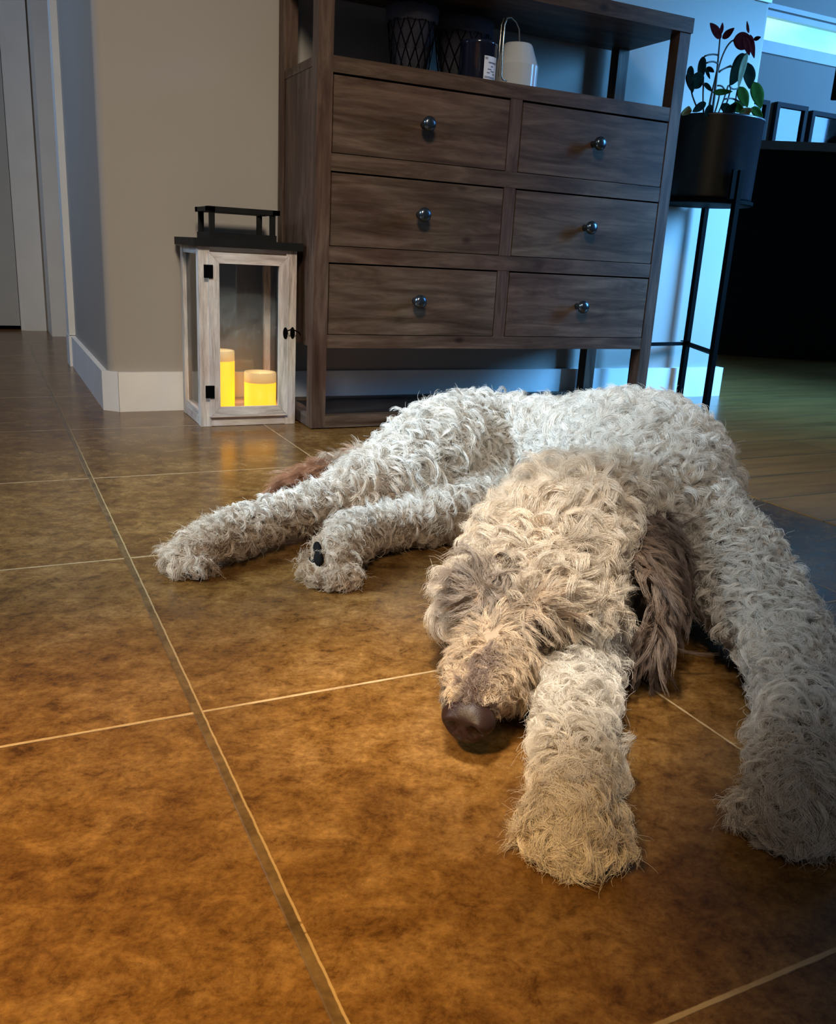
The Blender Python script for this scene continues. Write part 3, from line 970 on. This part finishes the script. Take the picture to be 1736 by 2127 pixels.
# ------------------------------------------------------------------ the dog
CH = {
    'spine':[(.675,1.45,.07,.040),(.725,1.44,.085,.066),(.79,1.41,.10,.085),(.86,1.34,.10,.092),(.905,1.23,.105,.10),(.915,1.12,.12,.115),(.885,1.0,.13,.12),(.82,.91,.125,.11),(.76,.86,.115,.098),(.69,.83,.12,.09),(.61,.80,.125,.085)],
    'chest':[(.93,1.02,.09,.085),(.86,.91,.08,.075),(.80,.85,.066,.062),(.74,.82,.055,.050)],
    'skull':[(.60,.80,.13,.075),(.545,.755,.12,.075),(.492,.712,.098,.062)],
    'muzzle':[(.50,.715,.09,.05),(.445,.67,.075,.040),(.40,.635,.062,.034),(.372,.61,.052,.028)],
    'legR':[(.82,.86,.12,.07),(.79,.73,.09,.055),(.755,.615,.06,.042),(.70,.535,.046,.032),(.63,.465,.042,.028),(.585,.43,.040,.031),(.555,.405,.034,.031)],
    'legL':[(.80,.86,.08,.06),(.66,.80,.055,.045),(.56,.69,.045,.033),(.482,.60,.043,.029),(.427,.525,.042,.028),(.397,.48,.042,.031),(.375,.455,.034,.032)],
    'thighU':[(.80,1.38,.10,.085),(.70,1.31,.10,.08),(.62,1.26,.09,.065),(.54,1.24,.07,.045),(.46,1.235,.055,.030),(.38,1.21,.045,.026),(.31,1.17,.042,.027),(.26,1.145,.038,.029),(.235,1.135,.032,.027)],
    'thighL':[(.84,1.36,.07,.06),(.72,1.22,.05,.04),(.63,1.16,.035,.03),(.53,1.14,.036,.027),(.46,1.11,.04,.027),(.42,1.065,.038,.028),(.400,1.04,.034,.027)],
    'tail':[(.69,1.45,.06,.030),(.60,1.43,.052,.016),(.515,1.395,.048,.014),(.445,1.355,.038,.010)],
}

PADS = (((.376, 1.040, .050), .009), ((.373, 1.026, .040), .010), ((.374, 1.044, .028), .012), ((.216, 1.120, .022), .009), ((.228, 1.104, .016), .009))
PAWS = {'legR': ((.555, .405), (.63, .465)), 'legL': ((.375, .455), (.427, .525)),
        'thighU': ((.235, 1.135), (.31, 1.17)), 'thighL': ((.400, 1.04), (.46, 1.11))}


def resample(c, step):
    c = np.array(c, float)
    out = []
    n = len(c)
    for i in range(n - 1):
        p0, p1, p2, p3 = c[max(i - 1, 0)], c[i], c[i + 1], c[min(i + 2, n - 1)]
        for t in np.arange(0, 1 - 1e-6, step):
            out.append(.5 * (2 * p1 + (-p0 + p2) * t + (2 * p0 - 5 * p1 + 4 * p2 - p3) * t * t + (-p0 + 3 * p1 - 3 * p2 + p3) * t ** 3))
    out.append(c[-1])
    return np.array(out)


TRIM = {'spine': .014, 'skull': .004, 'thighU': .003, 'thighL': .002, 'legL': .002, 'legR': .001}     # room for the coat
FINE = {k: resample([(*q[:3], q[3] - TRIM.get(k, 0)) for q in c], .125) for k, c in CH.items()}
dog = thing('dog', 'cream curly-coated doodle dog lying asleep on the tiles with its chin on a foreleg', 'dog', (.70, .95, 0))

bm = bmesh.new()


def ball(bm, x, y, z, r, sx=1, sy=1, sz=1, sub=3):
    m = Matrix.Translation((x, y, z)) @ Matrix.Diagonal((r * sx, r * sy, r * sz, 1))
    bmesh.ops.create_icosphere(bm, subdivisions=sub, radius=1, matrix=m)


for k, c in FINE.items():
    for q in c:
        ball(bm, *q[:3], q[3], sub=2)
for k, (e, b) in PAWS.items():
    d = Vector((e[0] - b[0], e[1] - b[1], 0)).normalized()
    s_ = Vector((-d.y, d.x, 0))
    for w_, f_, r_ in ((-.026, .012, .0155), (-.009, .022, .0165), (.009, .022, .0165), (.026, .012, .0155)):
        ball(bm, e[0] + d.x * f_ + s_.x * w_, e[1] + d.y * f_ + s_.y * w_, .020, r_)
# brow ridge, cheeks, lips, chin
HD = Vector((.545 - .372, .755 - .61, .12 - .052)).normalized()      # from nose back along the head
HS = Vector((HD.y, -HD.x, 0)).normalized()                            # to the dog's left (right in the photo)
HU = HS.cross(HD).normalized()
if HU.z < 0:
    HU = -HU
NOSE = Vector((.372, .61, .052))


def hp(back, side, up):
    return NOSE + HD * back + HS * side + HU * up


for s in (-1, 1):
    ball(bm, *hp(.108, s * .032, .028), .024)        # brows
    ball(bm, *hp(.15, s * .050 + (.008 if s < 0 else 0), -.015), .038)        # cheeks
    ball(bm, *hp(.045, s * .016, -.016), .022)       # upper lips
ball(bm, *hp(.05, 0, -.030), .018)
me = bpy.data.meshes.new('tmp')
bm.to_mesh(me); bm.free()
tmp = bpy.data.objects.new('tmp', me); COL.objects.link(tmp)
rm = tmp.modifiers.new('r', 'REMESH'); rm.mode = 'VOXEL'; rm.voxel_size = .006
sm = tmp.modifiers.new('s', 'SMOOTH'); sm.factor = .5; sm.iterations = 9
dg = bpy.context.evaluated_depsgraph_get()
body_me = bpy.data.meshes.new_from_object(tmp.evaluated_get(dg))
bpy.data.objects.remove(tmp)
nv = len(body_me.vertices)
co = np.empty(nv * 3); body_me.vertices.foreach_get('co', co); co = co.reshape(-1, 3)
co[:, 2] = np.maximum(co[:, 2], .0015)
body_me.vertices.foreach_set('co', co.ravel())
body_me.update()
body_me.materials.clear(); body_me.materials.append(M['skin'])
body_me.polygons.foreach_set('use_smooth', [True] * len(body_me.polygons))
body = bpy.data.objects.new('body', body_me); body_me.name = 'body'; COL.objects.link(body)
body.parent = dog; body.matrix_parent_inverse = Matrix.Translation(-dog.location)


pig_shade = np.tile(np.array([.34, .25, .175, 1.0]), (nv, 1))  # skin toned darker so gaps between locks look shaded; nose wedge is own colour
rn0 = co - np.array(NOSE)
b0, h0, u0 = rn0 @ np.array(HD), rn0 @ np.array(HS) - .004, rn0 @ np.array(HU)
wd0 = np.clip(1.3 - (np.abs(h0) / (.008 * np.clip(1.2 - b0 / .040, .05, 2))) ** 2, 0, 1) * (b0 < .05)
pig_shade[:, :3] = pig_shade[:, :3] * (1 - wd0[:, None]) + np.array([.05, .03, .024]) * wd0[:, None]
ca = body_me.color_attributes.new('pigment_and_shade', 'FLOAT_COLOR', 'POINT')
ca.data.foreach_set('color', np.ascontiguousarray(pig_shade, np.float32).ravel())


def tri_data(me):
    me.calc_loop_triangles()
    n = len(me.loop_triangles)
    t = np.empty(n * 3, np.int32); me.loop_triangles.foreach_get('vertices', t); t = t.reshape(-1, 3)
    v = np.empty(len(me.vertices) * 3); me.vertices.foreach_get('co', v); v = v.reshape(-1, 3)
    nn = np.empty(len(me.vertices) * 3); me.vertices.foreach_get('normal', nn); nn = nn.reshape(-1, 3)
    return t, v, nn


def scatter(me, cell):
    """roughly even random points on a mesh, one to a cell"""
    t, v, nn = tri_data(me)
    a, b, c = v[t[:, 0]], v[t[:, 1]], v[t[:, 2]]
    ar = .5 * np.linalg.norm(np.cross(b - a, c - a), axis=1)
    N = int(ar.sum() / cell ** 2 * 3.2)
    idx = rng.choice(len(t), N, p=ar / ar.sum())
    u, w = rng.random(N), rng.random(N)
    fl = u + w > 1
    u[fl], w[fl] = 1 - u[fl], 1 - w[fl]
    P = a[idx] + (b - a)[idx] * u[:, None] + (c - a)[idx] * w[:, None]
    n3 = nn[t[idx]]
    Nn = n3[:, 0] * (1 - u - w)[:, None] + n3[:, 1] * u[:, None] + n3[:, 2] * w[:, None]
    Nn /= np.linalg.norm(Nn, axis=1, keepdims=True) + 1e-9
    key = np.floor(P / cell).astype(np.int64)
    h = key[:, 0] * 73856093 ^ key[:, 1] * 19349663 ^ key[:, 2] * 83492791
    _, first = np.unique(h, return_index=True)
    return P[first], Nn[first]


def norm(v):
    return v / (np.linalg.norm(v, axis=-1, keepdims=True) + 1e-9)


def sstep(a, b, x):
    t = np.clip((x - a) / (b - a), 0, 1)
    return t * t * (3 - 2 * t)


def grow(name, parent, P, N, T, L, lay, curl, turns, rl, rs, tint, nst, pts=9, spread=1.0, floor=.002, tipk=.45, fuzz=.8):
    """curly locks: P roots, N normals, T growth direction, L length, lay 0..1 (flat), curl radius, turns,
    rl lock radius, rs strand radius, tint (n,3), nst strands in each lock"""
    n = len(P)
    T = norm(T - N * np.sum(T * N, 1, keepdims=True))
    V = np.cross(N, T)
    s = np.linspace(0, 1, pts)[None, :]                                   # (1,pts)
    ph = rng.random(n)[:, None] * 6.283
    hand = np.where(rng.random(n) < .5, -1, 1)[:, None]
    ramp = sstep(0, .35, s)
    tw = turns[:, None] * 6.283 * s * hand + ph
    rise = (1 - lay)[:, None] * L[:, None]
    hN = rise * (1 - (1 - s) ** 2.0) - .18 * rise * s ** 2
    hT = lay[:, None] * L[:, None] * (.35 * s + .65 * s ** 1.6)
    cV = curl[:, None] * (np.cos(tw) * ramp - np.cos(ph) * ramp * .35)
    cN = curl[:, None] * (np.sin(tw) * ramp) * .75
    cT = curl[:, None] * np.sin(tw * .5 + 1.3) * ramp * .35
    C = (P - N * .003)[:, None, :] + N[:, None, :] * (hN + cN)[..., None] + T[:, None, :] * (hT + cT)[..., None] + V[:, None, :] * cV[..., None]
    k = np.repeat(np.arange(n), nst)
    m = len(k)
    rad = np.sqrt(rng.random(m)) * rl[k] * spread
    an = rng.random(m) * 6.283
    ou, ov = rad * np.cos(an), rad * np.sin(an)
    lf = .78 + .22 * rng.random(m)
    # resample the lock a little shorter for each strand
    tt = s * lf[:, None] * (pts - 1)
    i0 = np.minimum(tt.astype(int), pts - 2)
    fr = (tt - i0)[..., None]
    Ck = C[k]
    ar = np.arange(m)[:, None]
    X = Ck[ar, i0] * (1 - fr) + Ck[ar, i0 + 1] * fr
    tap = (1 - (1 - tipk) * sstep(.1, 1.0, s))[..., None]
    X = X + tap * (ou[:, None, None] * V[k][:, None, :] + ov[:, None, None] * (.8 * T[k] + .6 * N[k])[:, None, :])
    fz = rng.standard_normal((m, 3)) * rl[k][:, None] * .34 * fuzz
    X = X + .0011 * fuzz * np.sin(s * (6 + 7 * rng.random(m))[:, None] + 6.28 * rng.random(m)[:, None])[..., None] * V[k][:, None, :]
    X = X + fz[:, None, :] * (s ** 2)[..., None]
    lowz = floor + rng.random(m)[:, None] * .002
    X[..., 2] = np.maximum(X[..., 2], lowz)
    cu = bpy.data.hair_curves.new(name)
    cu.add_curves([pts] * m)
    cu.attributes['position'].data.foreach_set('vector', np.ascontiguousarray(X, np.float32).ravel())
    R_ = rs[k][:, None] * (1 - .65 * s ** 1.5)
    ra = cu.attributes.get('radius') or cu.attributes.new('radius', 'FLOAT', 'POINT')
    ra.data.foreach_set('value', np.ascontiguousarray(R_, np.float32).ravel())
    tc = tint[k] * (.90 + .20 * rng.random(m))[:, None]
    at_ = cu.attributes.new('tint', 'FLOAT_COLOR', 'CURVE')
    at_.data.foreach_set('color', np.ascontiguousarray(np.concatenate([np.clip(tc, 0, 1), np.ones((m, 1))], 1), np.float32).ravel())
    cu.materials.append(M['fur'])
    o = bpy.data.objects.new(name, cu); COL.objects.link(o)
    o.parent = parent
    if parent.type == 'EMPTY':
        o.matrix_parent_inverse = Matrix.Translation(-parent.location)
    return o


# which bit of the dog a point belongs to
KEYS = list(FINE)
SQ = np.concatenate([FINE[k][:, :3] for k in KEYS]); SR = np.concatenate([FINE[k][:, 3] for k in KEYS])
SK = np.concatenate([[i] * len(FINE[k]) for i, k in enumerate(KEYS)])
ST = np.concatenate([norm(np.gradient(FINE[k][:, :3], axis=0)) for k in KEYS])
SU = np.concatenate([np.linspace(0, 1, len(FINE[k])) for k in KEYS])


def classify(P):
    best = np.full(len(P), 9e9); bi = np.zeros(len(P), int)
    for a in range(len(SQ)):
        d = np.linalg.norm(P - SQ[a], axis=1) - SR[a]
        m = d < best
        best[m] = d[m]; bi[m] = a
    return SK[bi], ST[bi], SU[bi], SQ[bi]


P, N = scatter(body_me, .0070)
P2, N2 = scatter(body_me, .0040)
k2 = classify(P2)[0] == KEYS.index('muzzle')
k1 = classify(P)[0] != KEYS.index('muzzle')
P = np.concatenate([P[k1], P2[k2]]); N = np.concatenate([N[k1], N2[k2]])
kind, tang, u, axis_pt = classify(P)
is_ = {k: kind == i for i, k in enumerate(KEYS)}
nose_d = np.linalg.norm(P - np.array(NOSE), axis=1)
rel = P - np.array(NOSE + HS * .004 - HD * .021 - HU * .008)
q_ = np.stack([rel @ np.array(HS) / .0265, (rel @ np.array(HD) + .003) / .0225, (rel @ np.array(HU) + .001) / .0220], 1)
keep = (np.linalg.norm(q_, axis=1) > 1.0) & (P[:, 2] > .004) & ~(is_['tail'] & (u > .25))
for c_, r_ in PADS:
    keep &= np.linalg.norm(P - np.array(c_), axis=1) > r_ * 1.2
P, N, kind, tang, u, axis_pt, nose_d = (q[keep] for q in (P, N, kind, tang, u, axis_pt, nose_d))
is_ = {k: kind == i for i, k in enumerate(KEYS)}
n = len(P)
limb = is_['legR'] | is_['legL'] | is_['thighU'] | is_['thighL']
head = is_['skull'] | (is_['spine'] & (u > .93))
muz = is_['muzzle']
body_m = (is_['spine'] | is_['chest']) & ~head
down = np.array([0, 0, -1.0])
T = tang.copy()
T[body_m] = -tang[body_m] * .8 + down * .6
T[is_['thighU']] = tang[is_['thighU']] * .8 + down * .35
crown = np.array(hp(.20, 0, .11))
T[head] = norm(P[head] - crown) + .15 * down
T[muz] = -tang[muz] * .15 + norm(P[muz] - axis_pt[muz]) * .0 + down * .75
side_m = norm(P[muz] - np.array(hp(.05, 0, .05)))
T[muz] += side_m * .8 + np.array(HD) * (1.6 * (1 - sstep(.02, .055, nose_d[muz])))[:, None]
paw = limb & (u > .80)
# turn the growth direction at random, smoothly over the coat, so the curls swirl
def swirl(P, f, seed):
    a = np.sin(P[:, 0] * f + seed) + np.sin(P[:, 1] * f * 1.13 + seed * 2.1) + np.sin(P[:, 2] * f * .9 + seed * .7) + np.sin((P[:, 0] + P[:, 1] - P[:, 2]) * f * .7 + seed * 3)
    return a


T[muz] += .30 * rng.standard_normal((muz.sum(), 3))
amp = np.where(muz, .22, np.where(head, .38, np.where(paw, .25, .42)))
ang = amp * swirl(P, 55, 1.3) + amp * .9 * rng.standard_normal(n)
T = norm(T - N * np.sum(T * N, 1, keepdims=True))
V = np.cross(N, T)
T = T * np.cos(ang)[:, None] + V * np.sin(ang)[:, None]
L = np.full(n, .046); lay = np.full(n, .60); curl = np.full(n, .0082); turns = np.full(n, 1.05); rl = np.full(n, .0064)
L[head] = .052; lay[head] = .62; curl[head] = .0100; turns[head] = .85; rl[head] = .0076
L[limb] = .035; lay[limb] = .66; curl[limb] = .0068; turns[limb] = .95; rl[limb] = .0062
L[paw] = .027; lay[paw] = .76; curl[paw] = .0050; turns[paw] = .65; rl[paw] = .0066
L[muz] = np.clip(.014 + nose_d[muz] * .34, .018, .046); lay[muz] = .80; curl[muz] = .0024; turns[muz] = .6; rl[muz] = .0034
big = (body_m & (u < .55)) | (is_['thighU'] & (u < .45)) | (is_['thighL'] & (u < .4))
L[big] = .047; lay[big] = .68; curl[big] = .0098; rl[big] = .0074
L *= .75 + .5 * rng.random(n)
curl *= .6 + .8 * rng.random(n)
turns *= .6 + .8 * rng.random(n)
lay = np.clip(lay + .13 * rng.standard_normal(n), .3, .88)
cream = np.array([.72, .61, .48]); white = np.array([.82, .77, .70]); tan = np.array([.52, .35, .20]); dark = np.array([.085, .052, .040]); grey = np.array([.36, .28, .22])
tint = np.tile(white, (n, 1))
patch = np.clip(.5 + .25 * swirl(P, 22, 4.0), 0, 1)[:, None]
tint = tint * (1 - .35 * patch) + cream * .35 * patch
tint[head] = cream * 1.0
lw = (.8 * sstep(.62, .95, u) * limb)[:, None]
tint = tint * (1 - lw) + (cream * .86 + tan * .14) * lw
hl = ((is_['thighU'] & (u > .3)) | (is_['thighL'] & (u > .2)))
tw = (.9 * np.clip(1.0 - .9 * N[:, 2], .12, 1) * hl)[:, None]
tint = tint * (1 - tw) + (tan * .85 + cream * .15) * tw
mz = (cream * .42 + tan * .58) * .9 * (.72 + .56 * rng.random(muz.sum()))[:, None]
tint[muz] = mz
rn = P - np.array(NOSE)
mb, mh, mu = rn @ np.array(HD), rn @ np.array(HS) - .004, rn @ np.array(HU)
L[muz] *= (.70 + .30 * sstep(.0, .02, mb[muz]))
near = np.linalg.norm(np.stack([mh / .0225, (mb + .021) / .017, (mu + .008) / .0195], 1), axis=1)
tint[muz & (np.abs(mh) < (.0075 * np.clip(1.1 - mb / .040, 0, 1) + .001) * (.7 + .6 * rng.random(n))) & (mu > .006) & (mb < .040)] = dark * 2.2
tint[muz & (near < 1.20)] = dark * 1.4
tint[muz & (mh < -.020) & (mb < .022) & (mu < .012)] = grey * .45
for s in (-1, 1):
    ed = np.linalg.norm(P - np.array(hp(.084, s * .032, .019)), axis=1)
    tint[ed < .016] = dark * 1.1  # fur tint darkened around the eyes to paint a shaded recess
    L[ed < .020] *= .40
tint[(head | muz) & (np.linalg.norm(P - np.array(hp(.105, -.022, .03)), axis=1) < .030)] = grey
tint *= (.84 + .28 * rng.random(n))[:, None]
dist = np.linalg.norm(P - np.array(CAM), axis=1)
rs = .00017 * np.clip(dist / .75, .9, 2.0)
nst = np.where(muz, 14, np.where(dist > 1.15, 24, 34))
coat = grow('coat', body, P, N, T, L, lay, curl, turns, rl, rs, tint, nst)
coat['label'] = 'curly cream coat'
fz_ = rng.random(n) < np.where(muz, .5, np.where(limb & (u > .6), .55, .9))
grow('underfur', body, P[fz_] + .003 * rng.standard_normal((fz_.sum(), 3)), N[fz_], T[fz_] + .6 * rng.standard_normal((fz_.sum(), 3)), L[fz_] * .62, np.clip(lay[fz_] - .05, .2, .9),
     curl[fz_] * .7, turns[fz_] * 1.2, rl[fz_] * 1.9, rs[fz_] * .85, tint[fz_], np.where(muz, 8, 14)[fz_], pts=8, tipk=1.0, fuzz=1.2)

# ears: a flap each, with long brown wavy hair
def make_ear(side, pts, wid, label):
    c = resample(pts, .2)[:, :3]
    bm = bmesh.new()
    out = HS * side
    rings = []
    nn = len(c)
    for i, q in enumerate(c):
        t_ = i / (nn - 1)
        d = Vector(c[min(i + 1, nn - 1)] - c[max(i - 1, 0)]).normalized()
        a_ = (HD - d * HD.dot(d)).normalized()
        b_ = d.cross(a_)
        wd = wid * (.55 + .9 * math.sin(math.pi * min(1, t_ * .85 + .12))) * (.5 if t_ > .97 else .62)
        th = .006
        rings.append([bm.verts.new(Vector(q) + a_ * math.cos(2 * math.pi * k / 16) * wd + b_ * math.sin(2 * math.pi * k / 16) * th) for k in range(16)])
    for r0, r1 in zip(rings, rings[1:]):
        for k in range(16):
            bm.faces.new((r0[k], r0[(k + 1) % 16], r1[(k + 1) % 16], r1[k]))
    bm.faces.new(rings[0][::-1]); bm.faces.new(rings[-1])
    o = mesh_obj('ear', bm, M['brown_skin'], dog, smooth=True)
    o['label'] = label
    Pe, Ne = scatter(o.data, .0075)
    cc = np.array(c)
    dd = np.linalg.norm(Pe[:, None, :] - cc[None], axis=2).argmin(1)
    te = norm(np.gradient(cc, axis=0))[dd]
    ne = len(Pe)
    fr = dd / (nn - 1)
    Te = te + .28 * rng.standard_normal((ne, 3)) + np.array(HD)[None] * ((rng.random(ne) - .45) * .7)[:, None]
    Le = (.044 + .034 * fr) * (.75 + .5 * rng.random(ne))
    front = ((Pe - cc[dd]) @ np.array(HD)) / wid
    mix = np.clip(rng.random(ne) * .8 - .25 - .9 * front, 0, 1)[:, None] if side > 0 else np.ones((ne, 1)) * 1.5
    brown = np.array([.115, .058, .036]); fawn = np.array([.36, .24, .16])
    ti = (brown * (1 - mix) + fawn * mix)
    o2 = grow('ear_hair', o, Pe, Ne, Te, Le, np.full(ne, .90), np.full(ne, .0050), .5 + .5 * rng.random(ne), np.full(ne, .0052), np.full(ne, .00019), ti,
              np.full(ne, 24), pts=10, tipk=.22)
    return o


make_ear(1, [(.610, .750, .170, 0), (.646, .718, .148, 0), (.655, .692, .110, 0), (.636, .668, .074, 0), (.615, .656, .050, 0)], .064, 'long brown wavy-haired ear')
make_ear(-1, [(.590, .890, .145, 0), (.580, .905, .12, 0), (.572, .908, .09, 0), (.568, .905, .07, 0)], .028, 'far ear in cream hair')

# tail plume
tc_ = FINE['tail']
nt = 950
ti_ = rng.integers(6, len(tc_) - 1, nt)
tt_ = norm(np.gradient(tc_[:, :3], axis=0))[ti_]
rd = norm(rng.standard_normal((nt, 3)))
rd = norm(rd - tt_ * np.sum(rd * tt_, 1, keepdims=True))
Pt = tc_[ti_, :3] + rd * tc_[ti_, 3:4]
Pt[:, 2] = np.maximum(Pt[:, 2], .004)
pale = (ti_ < 14) & (rng.random(nt) < .6)
tcol = np.where(pale[:, None], np.array([.58, .46, .34]), np.array([.50, .265, .150])) * (.8 + .4 * rng.random(nt))[:, None]
Tt = tt_ + .35 * rng.standard_normal((nt, 3)) + np.array([0, 0, -.1])
tail = grow('tail_hair', dog, Pt, rd, Tt, .070 * (.7 + .6 * rng.random(nt)), np.full(nt, .66), np.where(pale, .012, .004), np.where(pale, .8, .45), np.full(nt, .0045),
            np.full(nt, .00019), tcol, np.full(nt, 18), pts=10, tipk=.7, fuzz=1.1)
tail['label'] = 'russet tail plume'

# nose with nostrils
bm = bmesh.new()
bmesh.ops.create_icosphere(bm, subdivisions=4, radius=1)
fwd = (-HD + Vector((0, 0, .42))).normalized()
nup = (HU - fwd * HU.dot(fwd)).normalized()
NC = NOSE + HS * .004 - HD * .021 - HU * .008
for v in bm.verts:
    x, y, z = v.co                                # x side, y forward, z up
    r = Vector((x * .0250, y * .0190, z * .0215))
    r.x *= 1 - .30 * max(0, -z) ** 1.3
    if y > 0:
        for sd in (-1, 1):
            dx_, dz_ = x - sd * .46, z + .22
            d = math.hypot(dx_ + sd * .35 * dz_, dz_ * .95)
            if d < .34:
                r.y -= .0105 * (1 - d / .34) ** .7
            r.y += .0022 * math.exp(-((abs(x) - .62) / .20) ** 2 - ((z + .05) / .35) ** 2)
        r.y -= .0030 * math.exp(-(x / .075) ** 2) * (1 if z < .25 else .25)
    v.co = NC + HS * r.x + fwd * r.y + nup * r.z
nt_ = NT('wet_nose')
sp_ = nt_.noise(nt_.coord(), 900, 2)
nt_.base((.020, .0075, .0055)); nt_.set(Roughness=.48)
nt_.b.inputs['Specular IOR Level'].default_value = .35; nt_.bump(sp_, .35, .0006)
mesh_obj('nose', bm, nt_.m, dog, smooth=True)
# closed, half hidden eyes
for s in (-1, 1):
    bm = bmesh.new(); ball(bm, *hp(.090, s * .031, .016), .0120)
    mesh_obj('eye', bm, plain('dark_eye', (.012, .008, .006), .12), dog, smooth=True)
# mouth line
bm = bmesh.new()
tube(bm, [hp(.0, 0, -.024), hp(.012, .012, -.030), hp(.035, .026, -.031), hp(.065, .034, -.027)], [.0025, .003, .003, .001], 6)
tube(bm, [hp(.0, 0, -.024), hp(.012, -.012, -.030), hp(.035, -.026, -.031), hp(.065, -.034, -.027)], [.0025, .003, .003, .001], 6)
mesh_obj('lip', bm, plain('dark_lip', (.02, .014, .014), .4), dog, smooth=True)
# claws and pads
claw_m = plain('dark_claw', (.020, .016, .014), .35)
for k, (e, b) in PAWS.items():
    d = Vector((e[0] - b[0], e[1] - b[1], 0)).normalized()
    s_ = Vector((-d.y, d.x, 0))
    for w_, f_ in ((-.027, .015), (-.009, .027), (.009, .027), (.027, .015)):
        p = Vector((e[0], e[1], .020)) + d * f_ + s_ * w_
        bm = bmesh.new()
        tube(bm, [p - d * .004 - Vector((0, 0, .004)), p + d * .004 - Vector((0, 0, .004)), p + d * .011 - Vector((0, 0, .009)), p + d * .014 - Vector((0, 0, .015))], [.0032, .0028, .0020, .0008], 8)
        mesh_obj('claw', bm, claw_m, dog, smooth=True)
pad_m = plain('paw_pad', (.008, .007, .0065), .9, spec=.05, var=.3, scale=80)
for grp in (PADS[:3], PADS[3:]):
    bm = bmesh.new()
    for c_, r_ in grp:
        ball(bm, *c_, r_, .6, 1.2, 1)
    mesh_obj('pad', bm, pad_m, dog, smooth=True)
